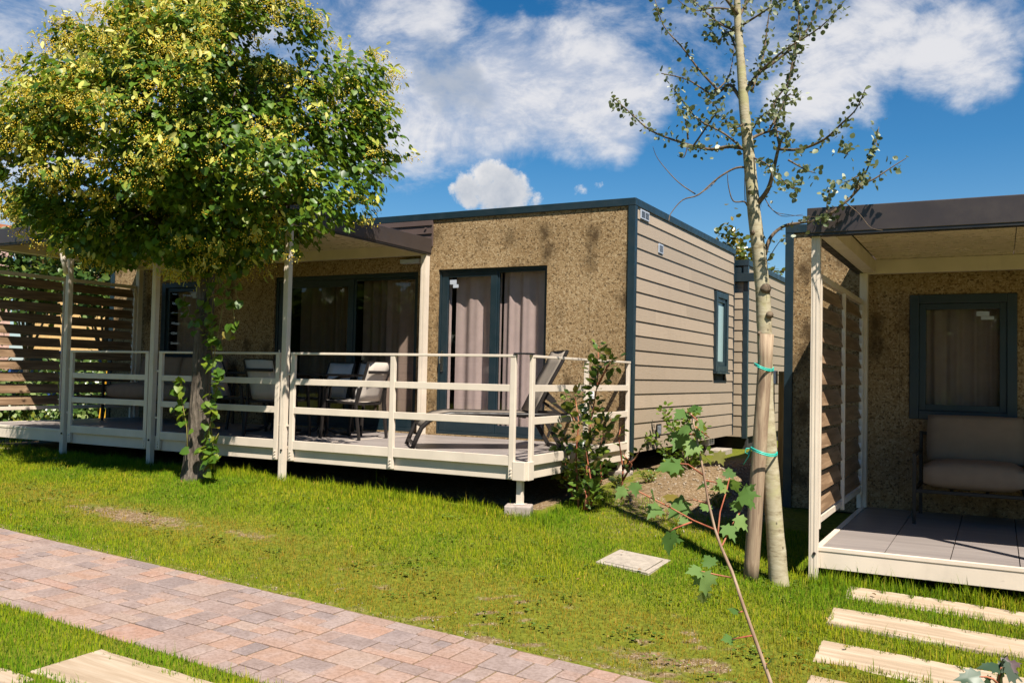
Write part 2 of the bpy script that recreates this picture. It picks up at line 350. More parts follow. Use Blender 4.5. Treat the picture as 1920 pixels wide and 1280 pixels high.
def m_grass():
    k = NT('grass_blade'); i = k.island(); p = k.pos()
    col = k.ramp(i, [(0, (.062, .115, .004)), (.45, (.152, .205, .004)), (.8, (.255, .28, .006)), (.95, (.33, .29, .015)), (1, (.45, .28, .05))])
    n = k.noise(p, .8, 3); n2 = k.noise(p, 7, 5, .65)
    col = k.mix(k.maprange(n, .42, .62), col, k.mix(1, col, (.60, .86, .85), 'MULTIPLY'))
    at_ = k.n('ShaderNodeAttribute', attribute_name='dry')
    col = k.mix(k.math('MULTIPLY', k.maprange(k.math('ADD', at_.outputs[2], k.math('MULTIPLY', k.math('SUBTRACT', n2, .5), 2.4)), .25, 1.0), .85), col, k.ramp(i, [(0, (.12, .085, .006)), (.5, (.22, .145, .010)), (1, (.36, .20, .04))]))
    vn = k.n('ShaderNodeMix', data_type='VECTOR'); vn.inputs[0].default_value = .55; k.l(k.n('ShaderNodeNewGeometry').outputs['Normal'], vn.inputs[4]); vn.inputs[5].default_value = (0, 0, 1)
    d = k.principled(col, .6, 0, .08, vn.outputs[1]); t = k.n('ShaderNodeBsdfTranslucent'); k.val(t.inputs[0], k.mix(.4, col, (.3, .4, .008, 1)))
    mx = k.n('ShaderNodeMixShader'); mx.inputs[0].default_value = .35; k.l(d, mx.inputs[1]); k.l(t.outputs[0], mx.inputs[2])
    return k.done(mx.outputs[0])
M['grass'] = m_grass()
def m_paver():
    k = NT('paver_stone'); v = k.pos(); i = k.island()
    base = k.ramp(i, [(0, (0.236, 0.171, 0.147)), (.16, (0.203, 0.159, 0.149)), (.32, (0.260, 0.185, 0.157)), (.5, (0.315, 0.198, 0.144)), (.62, (0.247, 0.188, 0.168)), (.8, (0.302, 0.217, 0.174)), (.92, (0.322, 0.185, 0.130)), (1, (0.219, 0.172, 0.162))])
    n = k.noise(v, 6, 4); n2 = k.noise(v, 45, 5)
    base = k.mix(k.math('MULTIPLY', k.maprange(n, .4, .66), .35), base, (.35, .275, .25))
    base = k.mix(k.maprange(n2, .35, .6), k.mix(1, base, (.8, .78, .76), 'MULTIPLY'), base)
    sp = k.noise(v, 190, 2); base = k.mix(k.math('MULTIPLY', k.maprange(sp, .62, .72), .4), base, (.2, .15, .14))
    return k.done(k.principled(base, .8, 0, .3, k.bump(n2, .3, .006)))
M['paver'] = m_paver()
k = NT('joint_sand'); M['sand'] = k.done(k.principled(k.ramp(k.noise(k.pos(), 40, 4), [(.3, (.10, .065, .03)), (.7, (.21, .145, .075))]), .95))
def m_concrete(name, c):
    k = NT(name); v = k.coord(); n = k.noise(v, 12, 6, .65); n2 = k.noise(v, 90, 3)
    col = k.ramp(n, [(.3, tuple(x*.7 for x in c)), (.6, c), (.8, tuple(min(1, x*1.12) for x in c))])
    return k.done(k.principled(k.mix(k.math('MULTIPLY', k.maprange(n2, .55, .7), .35), col, tuple(x*.5 for x in c)), .9, 0, .2, k.bump(n2, .4, .004)))
M['concrete'] = m_concrete('concrete', (.36, .30, .26)); M['concrete_pale'] = m_concrete('pale_concrete', (.35, .30, .245))
M['gravel'] = m_concrete('gravel_stone', (.32, .26, .19))
M['pink_wall'] = m_concrete('pink_render', (.55, .38, .34)); M['orange_wall'] = m_concrete('ochre_render', (.75, .50, .22)); M['terracotta'] = m_concrete('terracotta_cloth', (.45, .18, .09))
M['blue_car'] = painted('blue_car_paint', (.03, .07, .22), .2); M['green_crate'] = painted('green_crate_plastic', (.04, .12, .10), .5)
k = NT('tyre'); M['tyre'] = k.done(k.principled((.015, .015, .015), .8))

# ------------------------------------------------------------------ terrain
_fx = np.array([-30, -8.3, -6.3, -4.8, -2.84, -.08, 1.2, 2.5, 4, 12]); _fz = np.array([.45, .285, .265, .245, .225, .115, 0., -.11, -.15, -.4])
def sstep(t): t = np.clip(t, 0, 1); return t*t*(3-2*t)
PATH_A, PATH_B, PATH_T, PATH_L = -.2, -.045, -5.06, -6.33
def g_path(X): return PATH_A+PATH_B*np.clip(X, -20, 14)
def _h(X, Y, s):
    r = np.zeros_like(X)
    for a, b, c in ((1.7, .9, .3), (-.8, 2.1, 1.2), (3.3, -2.7, 2.2), (5.1, 4.3, .7), (-7.7, 6.1, 3.1)):
        r += np.sin(a*X*s+b*Y*s+c)
    return r/5
def ground(X, Y):
    X = np.asarray(X, float); Y = np.asarray(Y, float)
    zf = np.interp(X, _fx, _fz); zp = g_path(X)
    t = (Y-(-2.75))/(PATH_T-(-2.75))             # 0 at the deck, 1 at the path
    bank = zf+(zp+.02-zf)*(.30*np.clip(t, 0, 1)+.70*sstep((t-.05)/.95))
    back = np.where(X < .6, .27, .27-.20*sstep((X-.6)/1.4))
    zb = zf+(np.minimum(back, np.maximum(zf, back))-zf)*sstep((Y+2.75)/3.2)
    z = np.where(Y < -2.75, bank, zb)
    z = np.where(Y < PATH_T, zp+.02*np.where(Y > PATH_L, 0, 1), z)
    mound = np.exp(-((X-.95)/.42)**2-((Y-.3)/1.5)**2)*.10
    bump = .012*_h(X, Y, 1.3)*np.where((Y > PATH_L-.1) & (Y < PATH_T+.1), 0, 1)+.05*np.exp(-((X-.9)/.5)**2-((Y-.5)/1.6)**2)*_h(X, Y, 4)
    return z+mound+bump
def gz(x, y): return float(ground(np.array([x]), np.array([y]))[0])
def pg(x, y):
    """point where the line of sight through (x, y) first meets the ground"""
    d = ray(x, y); ts = np.linspace(1, 40, 4000); P = CAM[None]+ts[:, None]*d[None]
    below = P[:, 2] < ground(P[:, 0], P[:, 1]); i = int(np.argmax(below)); return Vector(P[i])
def gaussp(X, Y, cx, cy, rx, ry, a): 
    return a*np.exp(-((X-cx)/rx)**2-((Y-cy)/ry)**2)
_b1 = pg(250, 968); _b2 = pg(470, 1003); _b3 = pg(1160, 1230); _b4 = pg(70, 925); _b5 = pg(900, 1140); _b6 = pg(1270, 1245)
def bare_map(X, Y):
    b = gaussp(X, Y, _b1.x, _b1.y, .75, .16, 1.0)+gaussp(X, Y, _b2.x, _b2.y, .3, .12, .55)+gaussp(X, Y, _b3.x, _b3.y, .5, .2, .28)+gaussp(X, Y, _b6.x, _b6.y, .4, .2, .30)
    b += gaussp(X, Y, .9, .6, .75, 2.6, 1.3)*(Y > -3)+gaussp(X, Y, 1.1, -1.0, .6, .45, .7)
    b += .55*np.exp(-((Y-PATH_T)/.10)**2)*(Y > PATH_T)
    b += np.where((Y > -2.2) & (Y < 4.8) & (X < 0) & (X > -9.2), 1.0, 0)+np.where((Y > -2.3) & (Y < 4.8) & (X > 2.6), 1, 0)
    zone = gaussp(X, Y, _b5.x, _b5.y, 2.4, .5, 1)+gaussp(X, Y, _b3.x, _b3.y, 1.4, .5, 1)+gaussp(X, Y, _b4.x, _b4.y, 1.2, .4, .8)
    b += np.clip(zone, 0, 1)*np.clip((_h(X*1.9, Y*2.6, 5)+.6*_h(X*5+1, Y*6, 6)-.28)*2.2, 0, .75)
    return np.clip(b, 0, 1.3)
def dry_map(X, Y):
    d = gaussp(X, Y, _b5.x, _b5.y, 2.6, .6, .9)+gaussp(X, Y, _b3.x, _b3.y, 1.4, .6, .9)+gaussp(X, Y, _b4.x, _b4.y, .8, .3, .75)+gaussp(X, Y, _b1.x, _b1.y, 1.1, .35, .8)+gaussp(X, Y, _b2.x, _b2.y, .9, .3, .6)
    return np.clip(d, 0, 1)

def build_ground():
    xs = np.concatenate([[-400, -120, -50, -30, -22], np.arange(-16, 9.01, .08), [12, 18, 30, 60, 150, 400]])
    ys = np.concatenate([[-300, -90, -40, -25, -18], np.arange(-11, 8.01, .08), [10, 14, 20, 40, 90, 200, 600]])
    X, Y = np.meshgrid(xs, ys, indexing='ij'); Z = ground(np.clip(X, -25, 14), np.clip(Y, -14, 12))
    V = np.stack([X, Y, Z], -1).reshape(-1, 3); n, m = X.shape
    I = (np.arange(n-1)[:, None]*m+np.arange(m-1)[None]).ravel()
    L = np.stack([I, I+m, I+m+1, I+1], -1)
    o = np_mesh('lawn', V, L.ravel(), np.arange(len(L))*4, M['soil'], None, True)
    a = o.data.attributes.new('bare', 'FLOAT', 'POINT'); a.data.foreach_set('value', bare_map(V[:, 0], V[:, 1]).astype(np.float32))
    tag(o, kind='structure')
build_ground()

# ------------------------------------------------------------------ paved path
def build_path():
    b = MB(); s = MB(); y1 = PATH_T
    bands = []; y = y1
    for d in (.13, .25, .20, .25, .20, .24): bands.append((y, y-d)); y -= d
    def stone(x0, x1, ya, yb):
        g = .0055+random.uniform(0, .002); j = random.uniform(-.003, .003)
        zz = lambda x: g_path(x)+.022+j
        x0 += g; x1 -= g; yb += g; ya -= g; e = .006; h = .05
        top = [(x0+e, yb+e), (x1-e, yb+e), (x1-e, ya-e), (x0+e, ya-e)]; bot = [(x0, yb), (x1, yb), (x1, ya), (x0, ya)]
        vs = [(x, q, zz(x)) for x, q in top]+[(x, q, zz(x)-e) for x, q in bot]+[(x, q, zz(x)-h) for x, q in bot]
        b.add(vs, [(0, 1, 2, 3)]+[(4+i, 4+(i+1) % 4, (i+1) % 4, i) for i in range(4)]+[(8+i, 8+(i+1) % 4, 4+(i+1) % 4, 4+i) for i in range(4)])
    for bi, (ya, yb) in enumerate(bands):
        x = -9.5+random.uniform(0, .2); d = ya-yb
        while x < 6:
            r = random.random()
            if d < .15: w = random.choice((.12, .16, .2, .24)); stone(x, x+w, ya, yb)
            elif r < .45: w = random.choice((.18, .24, .3)); stone(x, x+w, ya, yb)
            elif r < .62: w = .12; stone(x, x+w, ya, yb)
            else:
                w = random.choice((.24, .3, .36)); ym = ya-d*random.choice((.4, .5, .6))
                for a_, b_ in ((ya, ym), (ym, yb)):
                    c = x+w*random.choice((.34, .4, .5, .6, 1)); stone(x, c, a_, b_)
                    if c < x+w-.01: stone(c, x+w, a_, b_)
            x += w
    o = b.build('path', M['paver']); tag(o, kind='structure')
    s.add([(x, q, g_path(x)+.012) for x in (-9.6, 6.2) for q in (y1+.02, y-.02)], [(0, 2, 3, 1)])
    so = s.build('path_bed', M['sand']); tag(so, kind='structure')
build_path()

# ------------------------------------------------------------------ mobile homes
HT, HB, DECK = 3.4495, .504, .586
def facade_mesh(mb, x0, x1, holes, z0, z1, ya, yb):
    xs = sorted({x0, x1, *[h[0] for h in holes], *[h[1] for h in holes]}); zs = sorted({z0, z1, *[h[2] for h in holes], *[h[3] for h in holes]})
    solid = lambda i, j: 0 <= i < len(xs)-1 and 0 <= j < len(zs)-1 and not any(h[0] <= xs[i] < h[1] and h[2] <= zs[j] < h[3] for h in holes)
    for i in range(len(xs)-1):
        for j in range(len(zs)-1):
            if not solid(i, j): continue
            a, c, d, e = xs[i], xs[i+1], zs[j], zs[j+1]
            mb.add([(a, ya, d), (c, ya, d), (c, ya, e), (a, ya, e)], [(0, 1, 2, 3)])
            mb.add([(a, yb, d), (c, yb, d), (c, yb, e), (a, yb, e)], [(3, 2, 1, 0)])
            for (ii, jj), q in (((i-1, j), [(a, ya, d), (a, yb, d), (a, yb, e), (a, ya, e)]), ((i+1, j), [(c, ya, d), (c, yb, d), (c, yb, e), (c, ya, e)]),
                                ((i, j-1), [(a, ya, d), (c, ya, d), (c, yb, d), (a, yb, d)]), ((i, j+1), [(a, ya, e), (c, ya, e), (c, yb, e), (a, yb, e)])):
                if not solid(ii, jj): mb.add(q, [(0, 1, 2, 3)])
def lap_wall(mb, along, fixed, a0, a1, z0, z1, holes=(), out=1, pitch=.1696, zref=.504):
    """lapped boards on the plane x=fixed (along='Y') or y=fixed (along='X')"""
    k = 0
    while zref+k*pitch < z1-.01:
        b0 = zref+k*pitch; b1 = min(b0+pitch, z1); k += 1
        spans = [(a0, a1)]
        for h in holes:
            if b1 > h[2] and b0 < h[3]:
                spans = [s for a, b in spans for s in ((a, min(b, h[0])), (max(a, h[1]), b)) if s[1]-s[0] > .01]
        cuts = []
        for a, b in spans:
            j_ = random.uniform(a+.5, b-.5) if b-a > 2.4 else None
            cuts += [(a, b)] if j_ is None else [(a, j_-.0018), (j_+.0018, b)]
        for a, b in cuts:
            P = lambda t, o, z: (fixed+out*o, t, z) if along == 'Y' else (t, fixed+out*o, z)
            vs = [P(a, .016, b0+.004), P(b, .016, b0+.004), P(b, .004, b1+.006), P(a, .004, b1+.006), P(a, -.01, b0+.004), P(b, -.01, b0+.004), P(b, -.01, b1+.006), P(a, -.01, b1+.006)]
            mb.add(vs, [(0, 1, 2, 3), (0, 4, 5, 1), (3, 2, 6, 7), (0, 3, 7, 4), (1, 5, 6, 2)])
def ring(mb, x0, x1, z0, z1, w, ya, yb, wt=None, wb=None):
    wt = w if wt is None else wt; wb = w if wb is None else wb
    mb.box(x0, x0+w, ya, yb, z0, z1); mb.box(x1-w, x1, ya, yb, z0, z1)
    mb.box(x0+w, x1-w, ya, yb, z1-wt, z1); mb.box(x0+w, x1-w, ya, yb, z0, z0+wb)
def curtain(name, x0, x1, y, z0, z1, mat, label, period=.17, amp=.02, seed=0):
    r = random.Random(seed); P = []; n = max(8, int((x1-x0)/.012)); ph = r.uniform(0, 6)
    cx = (x0+x1)/2
    rows = []
    for z in (z0, z0+.3*(z1-z0), z0+.7*(z1-z0), z1):
        row = []
        for i in range(n+1):
            t = i/n; x = x0+(x1-x0)*t; a = 2*PI*x/period+ph+.8*math.sin(x*7+seed)
            row.append((x-cx+.012*math.sin(a*2)*0, amp*(math.sin(a)+.35*math.sin(2.3*a+1)), z-z0))
        rows.append(row)
    m = MB(); m.sheet(rows); o = m.build(name, mat, None, True, loc=(cx, y, z0)); tag(o, label, 'curtain'); return o

WALL_D = 4.4738; XL = -8.95
def cabin(dx, dy, dz, label, furnish):
    root = empty('mobile_home', (dx, dy, dz), 0, label, 'mobile home')
    win = (-7.757, -6.855, 1.486, 2.675); big = (-5.46, -2.985, .60, 2.70); door = (-2.669, -1.106, .60, 2.711)
    m = MB(); facade_mesh(m, XL+.065, -.065, [win, big, door], HB+.01, HT-.09, 0, .11); m.build('facade', M['cork'], root)
    # end wall boards and the plain shell behind
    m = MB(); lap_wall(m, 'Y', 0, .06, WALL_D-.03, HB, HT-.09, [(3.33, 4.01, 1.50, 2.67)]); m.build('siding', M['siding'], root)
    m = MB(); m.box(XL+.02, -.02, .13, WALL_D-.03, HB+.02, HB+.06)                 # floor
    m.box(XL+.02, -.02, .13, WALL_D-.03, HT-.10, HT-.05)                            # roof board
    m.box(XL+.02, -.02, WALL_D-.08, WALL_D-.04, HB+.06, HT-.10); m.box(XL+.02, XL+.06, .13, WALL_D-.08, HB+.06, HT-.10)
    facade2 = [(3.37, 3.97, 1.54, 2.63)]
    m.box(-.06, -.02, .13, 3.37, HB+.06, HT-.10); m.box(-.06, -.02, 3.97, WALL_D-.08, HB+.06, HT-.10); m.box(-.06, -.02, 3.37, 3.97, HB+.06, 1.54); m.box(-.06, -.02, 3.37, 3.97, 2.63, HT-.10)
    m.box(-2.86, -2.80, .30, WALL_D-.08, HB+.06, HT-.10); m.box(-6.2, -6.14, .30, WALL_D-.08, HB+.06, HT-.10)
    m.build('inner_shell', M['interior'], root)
    m = MB(); m.box(XL-.02, .025, -.025, 0.06, HT-.09, HT); m.box(-.06, .025, .06, WALL_D+.02, HT-.09, HT); m.box(XL-.02, XL+.06, .06, WALL_D+.02, HT-.09, HT); m.box(XL+.06, -.06, WALL_D-.06, WALL_D+.02, HT-.09, HT)
    m.box(XL+.06, -.06, .06, WALL_D-.06, HT-.05, HT-.03); m.build('roof_trim', M['teal'], root, bevel=.006)
    for a in ((-.065, .022, -.022, .06, HB, HT-.09), (-.03, .02, WALL_D-.03, WALL_D+.015, HB, HT-.09), (XL-.02, XL+.065, -.022, .06, HB, HT-.09)):
        m = MB(); m.box(*a); m.build('corner_trim', M['teal'], root, bevel=.004)
    m = MB(); m.box(XL+.06, 0, .05, .10, HB-.10, HB-.002)
    for yy in (.7, 3.6): m.box(XL+.3, -.35, yy-.06, yy+.06, HB-.22, HB+.015)
    for xx in (-8, -6, -4.2, -2.4, -.8): m.box(xx-.2, xx+.2, .55, 3.8, -.1, HB-.222)
    m.build('chassis', M['underside'], root)  # dark chassis beams and piers added to block light through the gap below
    # front window
    x0, x1, z0, z1 = win
    w = empty('window', (0, 0, 0)); w.parent = root
    m = MB(); ring(m, x0-.012, x1+.012, z0-.012, z1+.012, .085, -.02, .07); m.build('frame', M['teal'], w, bevel=.005)
    m = MB(); ring(m, x0+.073, x1-.073, z0+.073, z1-.073, .06, .012, .06); m.build('sash', M['teal'], w, bevel=.004)
    m = MB(); m.box(x0+.132, x1-.132, .036, .042, z0+.132, z1-.132); m.build('pane', M['glass'], w)
    m = MB(); m.box(x1-.33, x1-.22, .031, .034, z1-.2, z1-.155); m.box(x1-.29, x1-.18, .031, .034, z1-.235, z1-.2015); m.build('pane_sticker', M['pale_grey'], w)
    # wide terrace door
    x0, x1, z0, z1 = big
    d = empty('sliding_door', (0, 0, 0)); d.parent = root; xm = -4.12
    m = MB(); ring(m, x0, x1, z0, z1, .045, .03, .10, .06, .05); m.build('frame', M['teal'], d, bevel=.003)
    m = MB(); ring(m, x0+.046, xm+.05, z0+.051, z1-.061, .10, .045, .085, .10, .16); m.build('leaf', M['teal'], d, bevel=.004)
    m = MB(); ring(m, xm+.051, x1-.046, z0+.051, z1-.061, .035, .055, .09, .03, .13); m.build('fixed_leaf', M['teal'], d, bevel=.004)
    for a, b, e in ((x0+.146, xm-.05, .16), (xm+.086, x1-.081, .13)):
        m = MB(); m.box(a, b, .063, .069, z0+.05+e, z1-.09); m.build('pane', M['glass_tint'], d)
    m = MB(); m.box(x0+.08, x0+.11, .02, .05, 1.46, 1.66); m.box(x0+.085, x0+.105, -.02, .02, 1.60, 1.62); m.box(x0+.085, x0+.20, -.035, -.018, 1.60, 1.622); m.build('handle', M['chrome'], d, bevel=.004)
    # bedroom door
    x0, x1, z0, z1 = door; xm = -1.86
    d = empty('sliding_door', (0, 0, 0)); d.parent = root
    m = MB(); ring(m, x0, x1, z0, z1, .03, .03, .10, .03, .04); m.build('frame', M['teal'], d, bevel=.003)
    m = MB(); ring(m, x0+.031, xm+.04, z0+.041, z1-.031, .095, .042, .085, .07, .12); m.build('leaf', M['teal'], d, bevel=.004)
    m = MB(); ring(m, xm+.041, x1-.031, z0+.041, z1-.031, .025, .055, .09, .03, .10); m.build('fixed_leaf', M['teal'], d, bevel=.004)
    for a, b, e in ((x0+.126, xm-.055, .12), (xm+.066, x1-.056, .10)):
        m = MB(); m.box(a, b, .063, .069, z0+.04+e, z1-.065); m.build('pane', M['glass'], d)
    m = MB(); m.box(x0+.05, x0+.085, .025, .041, 1.40, 1.66); m.box(x0+.058, x0+.076, -.02, .025, 1.60, 1.618); m.tube([(x0+.067, -.02, 1.612), (x0+.067, -.03, 1.56), (x0+.067, -.025, 1.50)], .009, 6); m.build('handle', M['chrome'], d, bevel=.003)
    m = MB(); m.box(x0+.14, x0+.24, .058, .0615, z1-.19, z1-.13); m.box(x0+.19, x0+.27, .058, .0615, z1-.235, z1-.1915); m.build('pane_sticker', M['pale_grey'], d)
    # slim end window
    w = empty('side_window', (0, 0, 0)); w.parent = root
    def yring(mb, y0, y1, z0, z1, wd, xa, xb):
        mb.box(xa, xb, y0, y0+wd, z0, z1); mb.box(xa, xb, y1-wd, y1, z0, z1); mb.box(xa, xb, y0+wd, y1-wd, z1-wd, z1); mb.box(xa, xb, y0+wd, y1-wd, z0, z0+wd)
    m = MB(); yring(m, 3.33, 4.01, 1.49, 2.68, .09, -.015, .055); m.build('frame', M['teal'], w, bevel=.004)
    m = MB(); yring(m, 3.422, 3.918, 1.582, 2.588, .06, -.01, .035); m.build('sash', M['teal'], w, bevel=.004)
    m = MB(); m.box(.004, .010, 3.482, 3.858, 1.642, 2.528); m.build('pane', M['frosted'], w)
    m = MB(); m.box(.0165, .08, 3.32, 4.02, 1.46, 1.488); m.build('sill', M['teal'], w)
    # vents in the end wall
    for (ya, yb, za, zb, nn, mt) in ((.15, .44, 3.235, 3.345, 2, 'pale_grey'), (.80, .97, 2.915, 3.03, 1, 'pale_grey'), (.83, 1.0, .67, .81, 1, 'dark_metal')):
        v = MB(); v.box(.0165, .028, ya, yb, za, zb)
        vo = v.build('vent', M[mt], root, bevel=.003); g = MB(); wv = (yb-ya-.02*(nn+1))/nn
        for q in range(nn):
            for s_ in range(7):
                zz = za+.018+s_*(zb-za-.03)/7; g.box(.0283, .0295, ya+.02+q*(wv+.02), ya+.02+q*(wv+.02)+wv, zz, zz+.006)
        g.build('grille', M['dark_metal'] if mt != 'dark_metal' else M['pale_grey'], vo)
    # wall socket and lamp
    m = MB(); p = (-.505, .0); m.box(-.555, -.455, -.035, -.001, 1.115, 1.215); m.build('wall_socket', M['white_plastic'], root, bevel=.006)
    m = MB(); m.box(-3.22, -2.92, -.09, -.001, 2.80, 2.855); m.build('wall_lamp', M['pale_grey'], root, bevel=.008)
    # brown gutter board above the canopy
    m = MB(); m.box(-8.22, -2.762, -.03, -.001, 3.02, HT-.092)
    for zz in (3.30, 3.19): m.box(-8.22, -2.762, -.045, -.0305, zz-.009, zz+.009)
    m.tube([(-2.86, -.03, 3.25), (-2.86, -.05, 3.25)], .014, 10)
    m.build('gutter_board', M['brown_pale'], root)
    return root

cabin(0, 0, 0, 'tan cork fronted holiday cabin with railed deck and beige lapped end wall', True)
cabin(10.71, -.127, -.445, 'cork fronted cabin whose covered deck runs out of the right edge', False)

# curtains hang inside the cabins
Z0 = .64
curtain('curtain', -2.50, -1.83, .185, Z0, 2.68, M['curtain'], 'mauve curtain behind the handled leaf of the narrow glass door', .27, .022, 1)
curtain('curtain', -1.80, -1.12, .185, Z0, 2.68, M['curtain'], 'mauve curtain behind the fixed pane of the narrow glass door', .25, .022, 5)
curtain('curtain', -2.63, -2.555, .15, Z0, 2.68, M['curtain'], 'narrow gathered curtain edge beside the chrome handle of the narrow door', .08, .012, 3)
curtain('sheer_curtain', -3.62, -3.03, .22, Z0, 2.66, M['curtain'], 'drawn pale curtain at the right end of the wide terrace door', .24, .03, 2)
curtain('sheer_curtain', -4.06, -3.64, .24, Z0, 2.66, M['sheer'], 'dim gathered curtain just right of the middle post of the wide door', .14, .035, 4)
curtain('sheer_curtain', -4.52, -4.26, .24, Z0, 2.66, M['sheer'], 'dark folded curtain strip just left of the middle post of the wide door', .11, .03, 6)
curtain('sheer_curtain', -5.30, -4.60, .42, Z0, 2.66, M['sheer'], 'dark curtain deep behind the leaf with the lever handle in the wide door', .2, .03, 8)
curtain('net_curtain', -7.62, -6.95, .2, 1.5, 2.66, M['sheer'], 'dim net curtain in the window behind the linden trunk', .16, .02, 9)
curtain('net_curtain', 10.71-7.63, 10.71-6.96, .08, 1.07, 2.2, M['sheer'], 'dim grey net curtain in the window above the sofa on the right', .15, .016, 11)

# ------------------------------------------------------------------ terraces
YF = -2.60
def deck(dx, dy, dz, label, x0=-8.25, x1=-.03):
    r = empty('terrace_deck', (dx, dy, dz), 0, label, 'deck'); m = MB(); x = x0+.05; i = 0
    xs = []
    while x < x1-.03:
        x2 = min(x+.43, x1-.03); m.box(x+.0035, x2-.0035, YF+.03, -.03, DECK-.03, DECK+random.uniform(-.0006, .0006)); x = x2
    m.build('floor', M['deck'], r)
    m = MB(); m.box(x0, x1, YF-.0, YF+.028, DECK-.155, DECK+.003); m.box(x0, x0+.045, YF+.028, -.02, DECK-.155, DECK+.003); m.box(x1-.03, x1, YF+.028, -.02, DECK-.155, DECK+.003)
    m.box(x0, x1, YF-.006, YF-.0005, DECK-.028, DECK+.002)
    m.build('edge_beam', M['cream'], r, bevel=.004)
    m = MB(); y = YF+.3
    while y < -.1: m.box(x0+.06, x1-.06, y-.03, y+.03, DECK-.14, DECK-.035); y += .5
    m.build('joists', M['underside'], r)
    return r
d1 = deck(0, 0, 0, 'long grey deck with cream edge in front of the cork cabin')
m = MB(); m.box(-2.80, -2.775, YF+.031, -.031, DECK+.0015, DECK+.005); m.build('joint_strip', M['cream'], d1)
for (cx, cy) in ((-.075, -2.56), (-.075, -.12)):
    zt = gz(cx, cy)+ (.10 if cy < -1 else .06)
    m = MB(); m.box(cx-.027, cx+.027, cy-.027, cy+.027, zt, DECK-.156); m.box(cx-.05, cx+.05, cy-.05, cy+.05, zt, zt+.006); m.build('foot', M['cream'], d1, bevel=.004)
d2 = deck(10.71, -.127, -.445, 'grey plank deck with cream edge under the right hand canopy', -8.205, -3)
for xx in (4.9, 6.4):
    m = MB(); m.box(xx-10.71-.03, xx-10.71+.03, -2.5, -2.44, .05, DECK-.156); m.build('foot', M['cream'], d2)

def canopy(dx, dy, dz, label, x0=-8.263, x1=-2.75, posts=(-6.335, -4.80, -2.82), left_post=True):
    r = empty('terrace_canopy', (dx, dy, dz), 0, label, 'canopy'); ya, yb = -2.72, -.05; zb, zt = 2.92, 3.11
    m = MB(); m.box(x0, x1, ya, ya+.04, zb, zt); m.box(x0, x0+.04, ya+.04, yb, zb, zt); m.box(x1-.04, x1, ya+.04, yb, zb, zt)
    m.box(x0+.04, x1-.04, ya+.04, yb, zt-.03, zt-.012); m.build('fascia', M['brown_metal'], r, bevel=.005)
    m = MB(); m.box(x0+.006, x1-.006, ya+.006, ya+.10, zb-.018, zb-.001); m.box(x0+.006, x0+.07, ya+.10, yb, zb-.018, zb-.001); m.box(x1-.07, x1-.006, ya+.10, yb, zb-.018, zb-.001); m.build('dark_gap_strip', M['black'], r)  # dark gap under the fascia drawn as a solid black strip
    m = MB(); y = ya+.045
    x = x0+.20; 
    while x < x1-.12:
        x2 = min(x+1.19, x1-.11); m.box(x, x2-.006, ya+.10, yb-.071, 3.036, 3.05); x = x2
    m.build('soffit', M['cream_soffit'], r)
    m = MB(); m.box(x0+.075, x1-.05, yb-.07, yb, 2.895, 3.035); m.box(x0+.075, x0+.19, ya+.11, yb-.07, 2.905, 3.035); m.box(x1-.11, x1-.045, ya+.11, yb-.07, 2.905, 3.03); m.build('beam', M['cream'], r, bevel=.004)
    def post(cx, cy, zlo, wx=.062, wy=.06):
        m = MB(); m.box(cx-wx/2, cx+wx/2, cy-wy/2, cy+wy/2, zlo, 2.902)
        m.box(cx-wx/2+.012, cx-.006, cy-wy/2-.003, cy-wy/2-.0005, zlo+.02, 2.88); m.box(cx+.006, cx+wx/2-.012, cy-wy/2-.003, cy-wy/2-.0005, zlo+.02, 2.88)
        p = m.build('post', M['cream'], r, bevel=.006)
        if cy < -1:
            b = MB(); b.tube([(cx+.01, cy-wy/2-.0035, DECK-.04), (cx+.01, cy-wy/2-.012, DECK-.04)], .012, 10); b.build('bolt', M['dark_metal'], p)
    for cx in posts: post(cx, -2.635, gz(cx+dx, -2.64+dy)-dz-.03)
    if left_post: post(-8.207, -2.635, gz(-8.207+dx, -2.64+dy)-dz-.03)
    post(-8.18, -.10, DECK+.004, .075, .08); post(x1-.06, -.10, DECK+.004, .085, .08)
    return r
c1 = canopy(0, 0, 0, 'brown edged flat canopy on cream posts behind the linden crown')
m = MB(); p0 = (-6.45, -2.70, 2.90)
m.tube([(-6.44, -2.69, 2.90), (-6.44, -2.69, 2.80), (-6.40, -2.685, 2.66), (-6.345, -2.68, 2.50)], .03, 10); m.build('downpipe', M['cream'], c1, True)
canopy(10.71, -.127, -.445, 'dark brown fascia canopy over the sofa at the right edge', -8.263, -1.5, (-6.335, -4.8))

def screen(dx, dy, dz, label):
    r = empty('slat_screen', (dx, dy, dz), 0, label, 'privacy screen'); X = -8.207; ya, yb = -2.595, -.15; z0, z1 = .745, 2.64
    m = MB(); m.box(X-.02, X+.02, ya, yb, z1-.05, z1); m.box(X-.02, X+.02, ya, yb, z0, z0+.05)
    for y in (ya+.0, -1.40, yb-.04): m.box(X+.006, X+.036, y, y+.04, z0-.03, z1-.052)
    m.box(X-.02, X+.02, yb-.03, yb, DECK, z0-.002)
    m.build('frame', M['cream'], r, bevel=.003)
    n = 11; pitch = (z1-.05-z0-.05)/n
    for i in range(n):
        z = z0+.05+pitch*(i+.5); m = MB()
        for a, b in ((ya+.045, -1.405), (-1.355, yb-.045)):
            m.obox((X-.005, (a+b)/2, z), (0, (b-a)/2, 0), (.006, 0, 0.0025), (-.020, 0, .062))
        s = m.build('slat', M['slat'], r, bevel=.002)
        c = MB(); c.box(X-.016, X+.022, yb-.044, yb-.005, z-.022, z+.022); c.build('clip', M['white_plastic'], s)
    return r
screen(0, 0, 0, 'brown slatted privacy screen at the far left end of the long deck')
